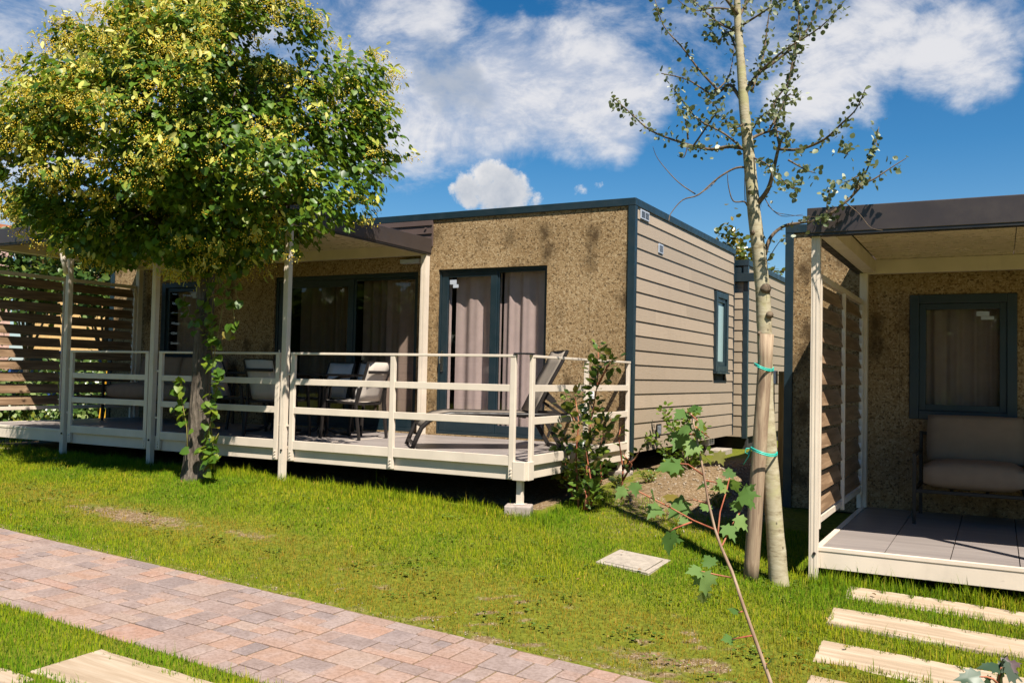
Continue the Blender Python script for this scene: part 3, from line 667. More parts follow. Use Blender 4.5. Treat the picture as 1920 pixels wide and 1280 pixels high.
screen(10.71, -.127, -.445, 'brown slatted privacy screen beside the right hand sofa deck')

# ------------------------------------------------------------------ railings
def railing(p, q, mids, label, ends=(1, 1)):
    p, q = Vector(p), Vector(q); L = (q-p).length; r = empty('metal_railing', p, math.atan2(q.y-p.y, q.x-p.x), label, 'railing')
    w = .055
    m = MB(); m.box(0, L, -.022, .022, 1.532, 1.556); m.build('handrail', M['cream'], r, bevel=.004)
    stops = [0]+mids+[L]
    for z0, z1 in ((1.222, 1.285), (.925, .992), (.558, .648)):
        m = MB()
        for a, b in zip(stops[:-1], stops[1:]):
            m.box(a+(w+.001 if a == 0 else w/2+.001), b-(w+.001 if b == L else w/2+.001), -.014, .014, z0, z1)
        m.build('rail', M['cream'], r, bevel=.003)
    for s in stops:
        a = 0 if s == 0 else (L-w if s == L else s-w/2)
        m = MB(); m.box(a, a+w, -.018, .018, .442, 1.5315); po = m.build('post', M['cream'], r, bevel=.004)
        b = MB()
        for z in (.47, .50, .53): b.tube([(a+w/2, -.0185, z), (a+w/2, -.028, z)], .009, 8)
        if (s == 0 and ends[0]) or (s == L and ends[1]):
            sx = -1 if s == 0 else 1
            for z in (1.33, .80): b.box(a+w/2+sx*(w/2+.001), a+w/2+sx*(w/2+.05), -.006, .012, z-.01, z+.01)
        b.build('fixing', M['cream'], po)
    return r
YR = YF-.024
railing((-6.265, YR, 0), (-4.875, YR, 0), [], 'cream metal railing left of the tree between two canopy posts')
railing((-4.705, YR, 0), (-2.895, YR, 0), [], 'cream metal railing crossed by the linden trunk')
railing((-2.745, YR, 0), (-.105, YR, 0), [1.29], 'cream metal railing in front of the lounger with a middle post', (1, 0))
railing((-.012, -2.515, 0), (-.012, -.05, 0), [1.25], 'cream metal railing on the short right side of the deck', (0, 0))
m = MB(); m.box(-.125, -.03, YR-.03, YR+.03, 1.557, 1.572); m.box(-.06, .012, -2.60, -2.49, 1.5575, 1.5735); o = m.build('corner_cap', M['black'], None, bevel=.004, loc=(0, 0, 0)); tag(o, 'black plastic cap joining the two railings at the deck corner', 'cap')
m = MB(); m.box(-.115, .008, -2.648, -2.604, .432, .60); m.box(.0005, .03, -2.603, -2.50, .432, .60); m.build('corner_plate', M['cream'], d1, bevel=.004)

def block(cx, cy, zt, sx, sy, h, rz, label):
    m = MB(); m.box(-sx/2, sx/2, -sy/2, sy/2, -h, 0); o = m.build('concrete_block', M['concrete'], None, bevel=.012, loc=(cx, cy, zt)); o.rotation_euler = (0, 0, rz); tag(o, label, 'block', 'concrete blocks under the deck feet')
block(-.075, -2.58, gz(-.075, -2.56)+.098, .24, .20, .16, .35, 'grey concrete block under the front corner foot of the deck')
block(-.075, -.12, gz(-.075, -.12)+.058, .24, .2, .16, -.1, 'grey concrete block under the deck foot beside the beige end wall')

# ------------------------------------------------------------------ furniture
def make_chair(sl):
    r = empty('terrace_chair'); W = .265
    m = MB(); m.sheet([[(x, y, z+.012*(abs(x)/.22)**2) for x in (-.225, -.11, 0, .11, .225)] for y, z in ((-.20, .425), (-.05, .415), (.10, .42), (.235, .435))]); m.build('seat', sl, r, True, solid=.006)
    m = MB()
    for s in (-1, 1): m.bar((s*.235, -.20, .42), (s*.235, .25, .43), .028, .03)
    m.bar((-.222, .25, .425), (.222, .25, .425), .028, .026); m.bar((-.222, -.205, .41), (.222, -.205, .41), .028, .026); m.build('seat_frame', M['dark_metal'], r, bevel=.003)
    m = MB(); prof = [(-.21, .44), (-.235, .52), (-.265, .62), (-.305, .74), (-.36, .895)]
    m.sheet([[(x, y-.02*(1-(abs(x)/.21)**2), z) for x in (-.21, -.1, 0, .1, .21)] for y, z in prof]); m.build('backrest', sl, r, True, solid=.006)
    m = MB()
    for s in (-1, 1): m.tube([(s*(.222), y, z) for y, z in [(-.205, .41)]+prof], .0155, 6)
    m.bar((-.21, -.358, .80-.02), (.21, -.358, .80-.02), .012, .035); m.bar((-.21, -.365, .90), (.21, -.365, .90), .02, .016); m.build('back_frame', M['dark_metal'], r, smooth=False)
    for s in (-1, 1):
        m = MB(); m.bar((s*.262, .285, 0), (s*.262, .215, .585), .028, .03, (0, 1, 0)); m.build('leg', M['dark_metal'], r, bevel=.003)
        m = MB(); m.bar((s*.262, -.285, 0), (s*.262, -.225, .40), .028, .03, (0, 1, 0)); m.bar((s*.262, -.225, .40), (s*.25, -.255, .60), .028, .03, (0, 1, 0)); m.build('leg', M['dark_metal'], r, bevel=.003)
        m = MB(); m.tube([(s*.25, -.27, .64), (s*.265, -.1, .655), (s*.268, .08, .65), (s*.266, .17, .632), (s*.263, .21, .585)], .017, 6); m.build('armrest', M['dark_metal'], r, True)
    return r
ch = make_chair(M['sling_chair'])
spots = [((-3.00, -1.24), PI/2, 'brown framed sling chair at the right head of the dining table, back to the lounger'),
         ((-3.86, -1.60), .05, 'brown framed sling chair on the railing side of the table behind the right canopy post'),
         ((-3.47, -.58), PI+.05, 'pale sling chair on the door side of the table, the right one of two'),
         ((-4.05, -.56), PI-.04, 'pale sling chair on the door side of the table, the left one of two'),
         ((-4.72, -1.42), -PI/2+.25, 'pale sling chair at the left head of the dining table near the tree trunk')]
for i, ((x, y), rz, lab) in enumerate(spots):
    o = ch if i == 0 else copy_tree(ch); o.location = (x, y, DECK+.002); o.rotation_euler = (0, 0, rz); tag(o, lab, 'chair', 'chairs around the deck dining table')
for o in [x for x in bpy.data.objects if x.parent and x.parent.name.startswith('terrace_chair')]:
    if (o.name.startswith('backrest') or o.name.startswith('seat')) and not o.name.startswith('seat_frame') and (o.parent.location.y > -1 or o.parent.location.x < -4.5): 
        o.data = o.data.copy(); o.data.materials[0] = M['sling_skylit']  # paler sling on front-facing chairs, sky light put into the colour

t = empty('dining_table', (-3.93, -1.12, DECK+.002), 0, 'dark long dining table on two curved pedestals on the deck', 'table')
m = MB(); m.box(-.86, .74, -.43, .43, .725, .75); m.build('tabletop', M['dark_metal'], t, bevel=.006)
for x in (-.45, .35):
    m = MB()
    for sx in (-1, 1):
        for sy in (-1, 1):
            m.tube([(x+sx*.03, sy*.03, .12), (x+sx*.03, sy*.03, .56), (x+sx*.06, sy*.06, .66), (x+sx*.16, sy*.14, .715), (x+sx*.24, sy*.22, .722)], .02, 6)
            m.tube([(x+sx*.03, sy*.03, .16), (x+sx*.05, sy*.05, .08), (x+sx*.13, sy*.12, .03), (x+sx*.26, sy*.24, .018)], .02, 6)
    m.build('pedestal', M['dark_metal'], t, True)

# sun lounger (own axis: +x towards the head)
lg = empty('sun_lounger', (-1.69, -1.86, DECK+.002), math.radians(40), 'brown sling sun lounger with raised back on the deck corner', 'sun lounger')
LW = .31; prof = [(.02, .24), (.10, .315), (.20, .365), (.32, .385), (.6, .385), (1.0, .383), (1.22, .383)]
m = MB(); m.sheet([[(x, y, z-.012*(1-(abs(y)/LW)**2)) for y in (-LW, -.15, 0, .15, LW)] for x, z in prof]); m.build('seat', M['sling'], lg, True, solid=.007)
for s in (-1, 1):
    m = MB(); m.tube([(x, s*(LW+.012), z-.012) for x, z in [(-.07, .02), (-.03, .13)]+prof]+[(1.62, s*(LW+.012), .37)], .024, 6); m.build('side_rail', M['dark_metal'], lg, True)
    m = MB(); m.bar((1.30, s*.29, .36), (1.52, s*.29, 0), .028, .045); m.build('leg', M['dark_metal'], lg, bevel=.003)
    m = MB(); m.bar((1.60, s*.29, .36), (1.50, s*.29, .10), .022, .03); m.build('leg_brace', M['dark_metal'], lg)
    m = MB(); m.bar((1.30, s*.24, .58), (1.62, s*.24, .36), .022, .03); m.bar((1.34, s*.24, .60), (1.44, s*.24, .50), .016, .05); m.build('back_prop', M['dark_metal'], lg)
m = MB(); m.bar((-.05, -.30, .06), (-.05, .30, .06), .03, .03); m.bar((1.51, -.28, .03), (1.51, .28, .03), .03, .03); m.bar((.62, -.30, .35), (.62, .30, .35), .03, .03); m.bar((1.1, -.30, .35), (1.1, .30, .35), .03, .03); m.build('cross_bar', M['dark_metal'], lg)
bp = [(1.20, .40), (1.28, .56), (1.37, .74), (1.47, .92), (1.53, 1.05)]
m = MB(); m.sheet([[(x-.012*(1-(abs(y)/LW)**2)*-1, y, z) for y in (-LW, -.15, 0, .15, LW)] for x, z in bp]); m.build('backrest', M['sling'], lg, True, solid=.007)
m = MB()
for s in (-1, 1): m.tube([(x+.012, s*(LW+.008), z) for x, z in bp], .02, 6)
m.bar((1.545, -LW, 1.05), (1.545, LW, 1.05), .03, .02); m.build('back_frame', M['dark_metal'], lg)

def pillow(m, cx, cy, cz, sx, sy, sz, tilt=0, k=10):
    def P(u, v, s):
        a, b = u*2-1, v*2-1; e = (1-abs(a)**3.5)*(1-abs(b)**3.5)
        x, y, z = a*sx/2*(1-.03*abs(b)**2), b*sy/2*(1-.03*abs(a)**2), s*sz/2*(.52+.48*max(e, 0)**.45)
        y, z = y*math.cos(tilt)-z*math.sin(tilt), y*math.sin(tilt)+z*math.cos(tilt)
        return (cx+x, cy+y, cz+z)
    g = [i/k for i in range(k+1)]; n = k+1
    top = [P(u, v, 1) for u in g for v in g]; bot = [P(u, v, -1) for u in g for v in g]
    f = []
    for i in range(k):
        for j in range(k): f.append((i*n+j, i*n+j+1, (i+1)*n+j+1, (i+1)*n+j)); f.append((n*n+i*n+j, n*n+(i+1)*n+j, n*n+(i+1)*n+j+1, n*n+i*n+j+1))
    for i in range(k):
        for a, b in ((i*n, (i+1)*n), (i*n+k, (i+1)*n+k), (i, i+1), (k*n+i, k*n+i+1)): f.append((a, b, n*n+b, n*n+a))
    m.add(top+bot, f)
def sofa(loc, label, n=2, w=.82):
    r = empty('terrace_sofa', loc, 0, label, 'sofa'); L = n*w+.10; d = .76
    m = MB()
    for x in (0, L): m.bar((x, .0, .29), (x, d, .29), .03, .03); m.bar((x, d, .29), (x, d+.02, .78), .03, .03, (0, 1, 0)); m.bar((x, 0, .60), (x, d, .60), .03, .03)
    m.bar((.016, 0, .29), (L-.016, 0, .29), .03, .03); m.bar((.016, d, .29), (L-.016, d, .29), .03, .03); m.bar((.016, d+.02, .76), (L-.016, d+.02, .76), .03, .03)
    for q in range(1, 9): m.bar((L*q/9, .016, .285), (L*q/9, d-.016, .285), .03, .012)
    m.build('frame', M['dark_metal'], r, bevel=.003)
    for x in (0, L):
        for y, zt in ((0, .615), (d, .275)):
            m = MB(); m.bar((x, y, 0), (x, y, zt), .03, .03, (0, 1, 0)); m.build('leg', M['dark_metal'], r)
    for i in range(n):
        m = MB(); pillow(m, .05+w*(i+.5), .33, .43, w-.02, .68, .25); m.build('seat_cushion', M['cushion'], r, True)
        m = MB(); pillow(m, .05+w*(i+.5), d-.13, .72, w-.02, .44, .19, math.radians(78)); m.build('back_cushion', M['cushion'], r, True)
    return r
sofa((-7.80, -.98, DECK+.002), 'taupe cushioned sofa under the window at the tree end of the long deck', 2, .86)
sofa((3.06, -1.06, DECK-.445+.002), 'taupe cushioned sofa under the window on the right hand deck', 3, .82)

# ------------------------------------------------------------------ cabin behind, its gutter, services
X3, Y3 = .18, 4.62
c3 = empty('mobile_home', (X3, Y3, 0), 0, 'beige lapped cabin standing right behind the first cabin', 'mobile home')
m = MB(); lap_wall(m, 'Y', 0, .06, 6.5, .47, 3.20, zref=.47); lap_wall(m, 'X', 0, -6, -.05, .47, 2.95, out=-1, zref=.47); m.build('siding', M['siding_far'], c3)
m = MB(); m.box(-6, -.02, .03, 6.5, .47, 3.2); m.build('body', M['interior'], c3)
m = MB(); m.box(-.055, .02, -.02, .055, .45, 3.2); m.build('corner_trim', M['teal'], c3)
m = MB(); m.box(-.06, .03, -.03, 6.55, 3.20, 3.29); m.box(-6, -.06, -.03, .05, 3.2, 3.29); m.build('roof_trim', M['teal'], c3)
m = MB(); m.box(-3, .13, -.09, -.022, 2.935, 3.07); m.box(-3, -.08, -.085, -.022, 3.071, 3.16); m.build('gutter', M['teal'], c3, bevel=.004)
m = MB(); m.box(-6, 0, .1, .2, .25, .47); m.box(-.15, -.05, .3, 6.4, .25, .468); m.box(-6, -.3, .3, 6.4, -.1, .3); m.build('chassis', M['underside'], c3)

ac = empty('air_conditioner', (-.50, 3.62, gz(.1, 3.1)+.075), 0, 'white air conditioner unit under the back end of the first cabin', 'air conditioner')
m = MB(); m.box(-.45, .42, -.14, .16, .05, .30); m.build('case', M['white_plastic'], ac, bevel=.012)
m = MB(); m.tube([(.0, -.1405, .175), (.0, -.15, .175)], .115, 24); m.build('fan_grille', M['pale_grey'], ac)
m = MB()
for i in range(8):
    for j in range(2): m.box(.4205, .424, -.11+j*.12, -.03+j*.12,   .07+i*.027, .086+i*.027)
m.build('side_slot', M['black'], ac)
for x in (-.40, .26):
    m = MB(); m.box(x, x+.10, -.12, .14, 0, .049); m.build('foot', M['concrete_pale'], ac)
m = MB(); m.box(-.5, .5, -.3, .25, -.14, 0); o = m.build('concrete_slab', M['concrete_pale'], None, bevel=.01, loc=(-.33, 3.62, gz(.1, 3.1)+.074)); tag(o, 'pale concrete slab the air conditioner stands on', 'slab')

pz = gz(1.52, .75)
m = MB(); m.box(-.045, .045, -.045, .045, -.1, 1.02+.46-pz); o = m.build('wooden_post', M['post_wood'], None, bevel=.006, loc=(1.55, .75, pz)); tag(o, 'ochre wooden post between the two cabins carrying a meter box', 'post')
b_ = empty('meter_box', (1.455, .70, 1.41), 0, 'small white meter box on the ochre wooden post', 'box')
m = MB(); m.box(-.045, .035, -.05, .05, -.075, .075); m.build('case', M['white_plastic'], b_, bevel=.006)
m = MB(); m.tube([(0, 0, -.076), (.005, 0, -.4), (-.01, .01, -.9), (-.03, .02, pz-1.42)], .009, 6); m.build('cable', M['black'], b_)

# ------------------------------------------------------------------ stone slabs and the inspection cover
def slab(p0, p1, d, label, rz=0, name='stepping_stone', h=.05, lift=.012):
    """strip from p0 along +x to p1, width d towards -y, following the ground's tilt"""
    x0, x1 = p0[0], p1[0]; ya = p0[1]; yb = ya-d; cx, cy = (x0+x1)/2, (ya+yb)/2
    n = 12; top = []; ed = random.Random(int(x0*1000+ya*77))
    out = [(x0+(x1-x0)*i/n, ya+ed.uniform(-.008, .008)) for i in range(n+1)]+[(x1-(x1-x0)*i/n, yb+ed.uniform(-.008, .008)) for i in range(n+1)]
    z = lambda x, y: gz(cx, cy)+(gz(x0+.9, cy)-gz(x0, cy))/.9*(x-cx)+(gz(cx, ya)-gz(cx, yb))/(ya-yb)*(y-cy)+lift
    m = MB(); N = len(out); a = [(x-cx, y-cy, z(x, y)-z(cx, cy)) for x, y in out]; b = [(x, y, q-h) for x, y, q in a]
    m.add(a+b, [tuple(range(N)), tuple(range(2*N-1, N-1, -1))]+[(i, N+i, N+(i+1) % N, (i+1) % N) for i in range(N)])
    o = m.build(name, M['travertine'], None, bevel=.006, loc=(cx, cy, z(cx, cy))); tag(o, label, 'paving slab', 'stone strips set in the grass'); return (x0, x1, yb, ya)
slabs = []
def slab_px(tl, bl, x1, label):
    a, b = pg(*tl), pg(*bl); slabs.append(slab((min(a.x, b.x), a.y), (x1, a.y), max(.2, a.y-b.y), label))
slab_px((1592, 1104), (1586, 1122), 5.6, 'sandy stone strip nearest the right hand deck, half hidden by grass')
slab_px((1563, 1144), (1556, 1173), 5.6, 'sandy stone strip second from the right hand deck')
slab_px((1543, 1199), (1522, 1240), 5.6, 'wide clean sandy stone strip crossing the bottom right corner')
slab_px((1520, 1268), (1500, 1310), 5.6, 'sandy stone strip cut by the bottom edge below the right hand deck')
_a = pg(228, 1236); slabs.append(slab((_a.x-.17, _a.y), (_a.x+1.0, _a.y), .40, 'sandy stone strip meeting the paved path at the bottom left'))
slabs.append(slab((_a.x-.95, _a.y-.46), (_a.x-.05, _a.y-.46), .40, 'sandy stone strip in the very bottom left corner'))
_a = pg(0, 836); slabs.append(slab((_a.x-.6, _a.y-.02), (_a.x+.80, _a.y-.02), .30, 'sandy stone strip in the grass below the open end of the long deck'))

hp = pg(1188, 1053); ht_ = empty('inspection_cover', (hp.x, hp.y, gz(hp.x, hp.y)+.03), math.radians(-3), 'square pale concrete inspection cover set in the lawn', 'cover')
m = MB(); ring2 = [(-.30, -.30, -.22, .30), (.22, .30, -.30, .30), (-.22, .22, .22, .30), (-.30, .22, -.30, -.22)]
m.box(-.27, .27, -.27, .27, -.08, -.012); m.box(-.27, -.215, -.215, .27, -.012, .0); m.box(.215, .27, -.27, .27, -.012, 0); m.box(-.215, .215, .215, .27, -.012, 0); m.box(-.27, .215, -.27, -.215, -.012, 0)
m.build('frame', M['concrete_pale'], ht_, bevel=.006)
m = MB(); m.box(-.207, .207, -.207, .207, -.0119, .006); m.build('lid', M['concrete_pale'], ht_, bevel=.008)
HATCH = (hp.x, hp.y, .30); ht_.location.z = gz(hp.x, hp.y)+.010; ht_.scale = (.80, .80, .8); ht_.rotation_euler = (math.atan((gz(hp.x, hp.y+.25)-gz(hp.x, hp.y-.25))/.5), -math.atan((gz(hp.x+.25, hp.y)-gz(hp.x-.25, hp.y))/.5), math.radians(-3))

# ------------------------------------------------------------------ linden tree
def crown_points(n, center, sil, depth, shell=(.5, 1.0)):
    """points in a rounded crown: sil gives the radius by bearing in the upright plane seen from the lawn, depth the third radius"""
    a = rng.uniform(0, 2*PI, n); c = rng.uniform(-1, 1, n); s = np.sqrt(1-c*c)
    ang = np.array([q[0] for q in sil]+[360+sil[0][0]])*PI/180; rad = np.array([q[1] for q in sil]+[sil[0][1]])
    R = np.interp(a, ang, rad); f = rng.uniform(shell[0]**3, shell[1]**3, n)**(1/3)
    rt = np.array([RT[0], RT[1], 0]); rt /= np.linalg.norm(rt); fw = np.array([-rt[1], rt[0], 0])
    d = np.stack([s*np.cos(a), s*np.sin(a), c], -1)
    P = center+(rt*(s*np.cos(a)*R*f)[:, None])+np.array([0, 0, 1.])*(s*np.sin(a)*R*f)[:, None]+fw*(c*depth*f)[:, None]
    O = rt*(s*np.cos(a))[:, None]+np.array([0, 0, 1.])*(s*np.sin(a))[:, None]+fw*c[:, None]
    return P, O, f
LB = Vector((-3.64, -3.04, gz(-3.64, -3.04)-.04))
def lpx(x, y): return atY(x, y, -3.04)
tree = empty('linden_tree', LB, 0, 'round crowned linden tree in yellow blossom with shoots along its grey trunk', 'tree')
tp = [(364, 905), (366, 880), (370, 830), (375, 760), (378, 700), (381, 640), (384, 580), (387, 520), (390, 470), (392, 420), (388, 360), (384, 300)]
tr = [.150, .128, .112, .102, .097, .094, .090, .084, .078, .07, .06, .045]
m = MB(); pts = [lpx(*q)-LB for q in tp]
fine = []; fr = []
for i in range(len(pts)-1):
    for j in range(4):
        f = j/4; fine.append(pts[i].lerp(pts[i+1], f)); fr.append((tr[i]+(tr[i+1]-tr[i])*f)*(1+random.uniform(-.03, .03)))
m.tube(fine, fr, 28, True, .045); m.build('trunk', M['bark'], tree, True)
cc = np.array(lpx(380, 268)); ppm = 10.0/F_PX*.87
SIL = [(0, 375), (20, 382), (40, 350), (60, 325), (90, 308), (112, 300), (128, 285), (145, 388), (160, 335), (180, 420), (195, 435), (210, 385), (225, 325), (240, 272), (255, 250), (270, 256), (285, 245), (300, 245), (315, 292), (330, 352), (345, 372)]
SIL = [(a, r*ppm) for a, r in SIL]
CP, CO, CFR = crown_points(640, cc, SIL, 1.5, (.42, .98))
_a = rng.uniform(0, 2*PI, 130); _R = np.interp(_a, np.array([q[0] for q in SIL]+[360])*PI/180, np.array([q[1] for q in SIL]+[SIL[0][1]]))
_r = np.array([RT[0], RT[1], 0])/np.linalg.norm([RT[0], RT[1], 0]); _f = np.array([-_r[1], _r[0], 0]); _q = rng.uniform(.78, 1.0, 130); _c = rng.uniform(-.55, .45, 130)
_O = _r*np.cos(_a)[:, None]+np.array([0, 0, 1.])*np.sin(_a)[:, None]+_f*_c[:, None]*.5
CP = np.concatenate([CP, cc+_r*(np.cos(_a)*_R*_q)[:, None]+np.array([0, 0, 1.])*(np.sin(_a)*_R*_q)[:, None]+_f*_c[:, None]]); CO = np.concatenate([CO, norm(_O)]); CFR = np.concatenate([CFR, _q])
for _x, _y in ((560, 395), (600, 388), (632, 380), (600, 350), (650, 345), (655, 388), (540, 420), (690, 360), (705, 325), (515, 455), (580, 420), (620, 405), (480, 480), (60, 395), (25, 350), (95, 420)):
    _p = np.array(atY(_x, _y, -3.04+random.uniform(-.25, .25))); CP = np.vstack([CP, _p]); CO = np.vstack([CO, norm(_p-cc)]); CFR = np.append(CFR, .6)
lump = np.zeros(len(CP))
for a_, b_, c_, q_ in ((2.3, 1.1, .7, .4), (-1.0, 2.4, 1.9, 1.3), (1.6, -1.3, 2.7, 2.6), (.5, 2.9, -2.3, .2)): lump += np.sin(CP[:, 0]*a_*1.3+CP[:, 1]*b_*1.3+CP[:, 2]*c_*1.3+q_)
keep = (lump > np.where(CFR > .70, -.85, -1.9)) & (rng.random(len(CP)) > .06); CP, CO, CFR = CP[keep], CO[keep], CFR[keep]
start = [lpx(388, 470), lpx(390, 420), lpx(386, 350), lpx(384, 300)]
for i in rng.choice(len(CP), 70, replace=False):
    e = Vector(CP[i]); s0 = random.choice(start); mid = s0.lerp(e, .5)+Vector((random.uniform(-.12, .12), random.uniform(-.12, .12), random.uniform(.02, .25)))
    m = MB(); m.tube([s0-LB, s0.lerp(mid, .5)-LB+Vector((0, 0, .05)), mid-LB, mid.lerp(e, .5)-LB+Vector((0, 0, .02)), e-LB], [.034, .026, .018, .011, .005], 6); m.build('limb', M['bark'], tree, True)
LSZ = rng.uniform(.7, 1.25, len(CP))
def linden_leaves():
    cnt = (50*LSZ**2).astype(int); idx = np.repeat(np.arange(len(CP)), cnt); N = len(idx)
    u = norm(rng.normal(0, 1, (N, 3)))*rng.uniform(.35, 1, (N, 1))**.6
    P = CP[idx]+u*np.array([.24, .24, .17])*LSZ[idx][:, None]
    out = norm(CO[idx]*.6+u*.8+.25*rng.normal(0, 1, (N, 3)))
    d = norm(out*np.array([1, 1, .25])+np.array([0, 0, -.8])+.35*rng.normal(0, 1, (N, 3)))
    n = norm(out*.75+np.array([0, 0, .9])+.35*rng.normal(0, 1, (N, 3)))
    X, Y, Z = frames(d, n); V, L, s = scatter(HEART, HEART_F, P-np.array(LB), X, Y, Z, rng.uniform(.045, .084, N))
    np_mesh('foliage', V, L, s, M['linden_leaf'], tree)
linden_leaves()
def linden_flowers():
    sun = norm(np.array([.52, -.45, 1.])); expo = CO@sun
    left = np.clip((cc-CP)@np.array([RT[0], RT[1], 0])/2.0, -1, 1)
    w = np.clip(.42+.42*CO[:, 2]+.28*expo+.42*left, .16, 1.5)*(CFR > .45); cnt = rng.poisson(w*5.6)
    idx = np.repeat(np.arange(len(CP)), cnt); N = len(idx)
    u = norm(norm(rng.normal(0, 1, (N, 3)))+CO[idx]*.9); C = CP[idx]+u*np.array([.27, .27, .17])*LSZ[idx][:, None]*1.08
    kb = 4; ib = np.repeat(np.arange(N), kb); P = C[ib]+rng.normal(0, 1, (N*kb, 3))*np.array([.055, .055, .035])
    d = norm(np.array([0, 0, -1.])+.75*rng.normal(0, 1, (N*kb, 3))+.4*u[ib]); n = norm(u[ib]+np.array([0, 0, .5])+.5*rng.normal(0, 1, (N*kb, 3)))
    X, Y, Z = frames(d, n); V, L, s = scatter(LANCE*np.array([1.1, 1, 1]), HEART_F, P-np.array(LB), X, Y, Z, rng.uniform(.06, .10, N*kb))
    np_mesh('bracts', V, L, s, M['bract'], tree)
    k = 42; ii = np.repeat(np.arange(N), k)
    Q = C[ii]+np.array([0, 0, -.06])+rng.normal(0, 1, (N*k, 3))*np.array([.058, .058, .030])
    I = np.tile(np.eye(3)[None], (N*k, 1, 1))
    V, L, s = scatter(OCTA, OCTA_F, Q-np.array(LB), I[:, 0], I[:, 1], I[:, 2], rng.uniform(.0038, .0088, N*k))
    np_mesh('blossoms', V, L, s, M['blossom'], tree)
linden_flowers()
# shoots along the trunk
def shoots():
    lines = [[(388, 500), (400, 560), (392, 620), (402, 690)], [(400, 500), (420, 560), (408, 630), (398, 690)], [(380, 850), (398, 780), (406, 720), (412, 690)], [(402, 880), (396, 800), (404, 730), (420, 700)],
             [(352, 850), (350, 800), (340, 745), (334, 705)], [(348, 800), (338, 760), (330, 735)], [(375, 860), (394, 840), (410, 812)], [(410, 520), (434, 560), (440, 600), (430, 640)], [(430, 480), (440, 540), (452, 580)], [(380, 620), (360, 600), (345, 560)], [(385, 880), (400, 860), (408, 850)], [(392, 520), (388, 580), (404, 650)]]
    m = MB(); P = []; D = []
    for i, ln in enumerate(lines):
        yy = -3.04-.10+random.uniform(-.1, .06); q = [atY(x, y, yy) for x, y in ln]
        m.tube([p-LB for p in q], [.007]+[.005]*(len(q)-2)+[.003], 5)
        n = 26 if i in (0, 1, 2, 3) else 17
        for _ in range(n):
            t = random.uniform(.05, 1)*(len(q)-1); a = int(min(t, len(q)-1.001)); p = q[a].lerp(q[a+1], t-a)
            P.append(p+Vector((random.uniform(-.06, .06), random.uniform(-.07, .03), random.uniform(-.03, .04)))); D.append((random.uniform(-1, 1), random.uniform(-.6, .3), random.uniform(-.8, .1)))
    sh = m.build('trunk_shoot', M['green_stem'], tree, True)
    P = np.array(P); D = np.array(D); N = len(P); X, Y, Z = frames(D, norm(np.array([.2, -.5, .8])+.35*rng.normal(0, 1, (N, 3))))
    V, L, s = scatter(HEART, HEART_F, P-np.array(LB), X, Y, Z, rng.uniform(.055, .10, N)); np_mesh('shoot_leaves', V, L, s, M['shoot_leaf'], sh)
shoots()

# ------------------------------------------------------------------ poplar with stake
PB = pg(1462, 1094); YP = PB.y
pop = empty('poplar_tree', (PB.x, PB.y, gz(PB.x, PB.y)-.03), 0, 'slender pale barked young poplar with sparse silvery leaves tied to a stake', 'tree'); PO = Vector(pop.location)
def ppx(x, y, dy=0): return atY(x, y, YP+dy)
tpx = [(1462, 1112), (1460, 1085), (1452, 980), (1443, 860), (1436, 750), (1434, 640), (1431, 560), (1424, 480), (1414, 400), (1405, 300), (1396, 210), (1390, 130), (1384, 50), (1381, -20), (1376, -110), (1370, -200)]
wpx = [40, 36, 33, 31, 29, 28.5, 28, 27, 25, 22, 20, 17, 15, 12, 8, 4]
m = MB(); d0 = (np.array(PB)-CAM)@FW
fine = []; fr = []
for i in range(len(tpx)-1):
    for j in range(4):
        f = j/4; x = tpx[i][0]+(tpx[i+1][0]-tpx[i][0])*f; y = tpx[i][1]+(tpx[i+1][1]-tpx[i][1])*f; w = wpx[i]+(wpx[i+1]-wpx[i])*f
        fine.append(ppx(x, y)-PO); fr.append(w/2/F_PX*d0*(1+random.uniform(-.025, .025)))
m.tube(fine, fr, 16, True, .02); trk = m.build('trunk', M['poplar_bark'], pop, True)
m = MB()
for x, y, s in ((1433, 541, 9), (1441, 590, 6), (1424, 625, 5), (1411, 436, 5), (1405, 360, 4)):
    c = ppx(x, y, -.055)-PO; r_ = s/F_PX*d0; m.tube([c+Vector((0, .03, 0)), c+Vector((0, -.012, 0))], [r_*1.3, r_*.7], 10)
m.build('knot', M['twig'], trk, True)
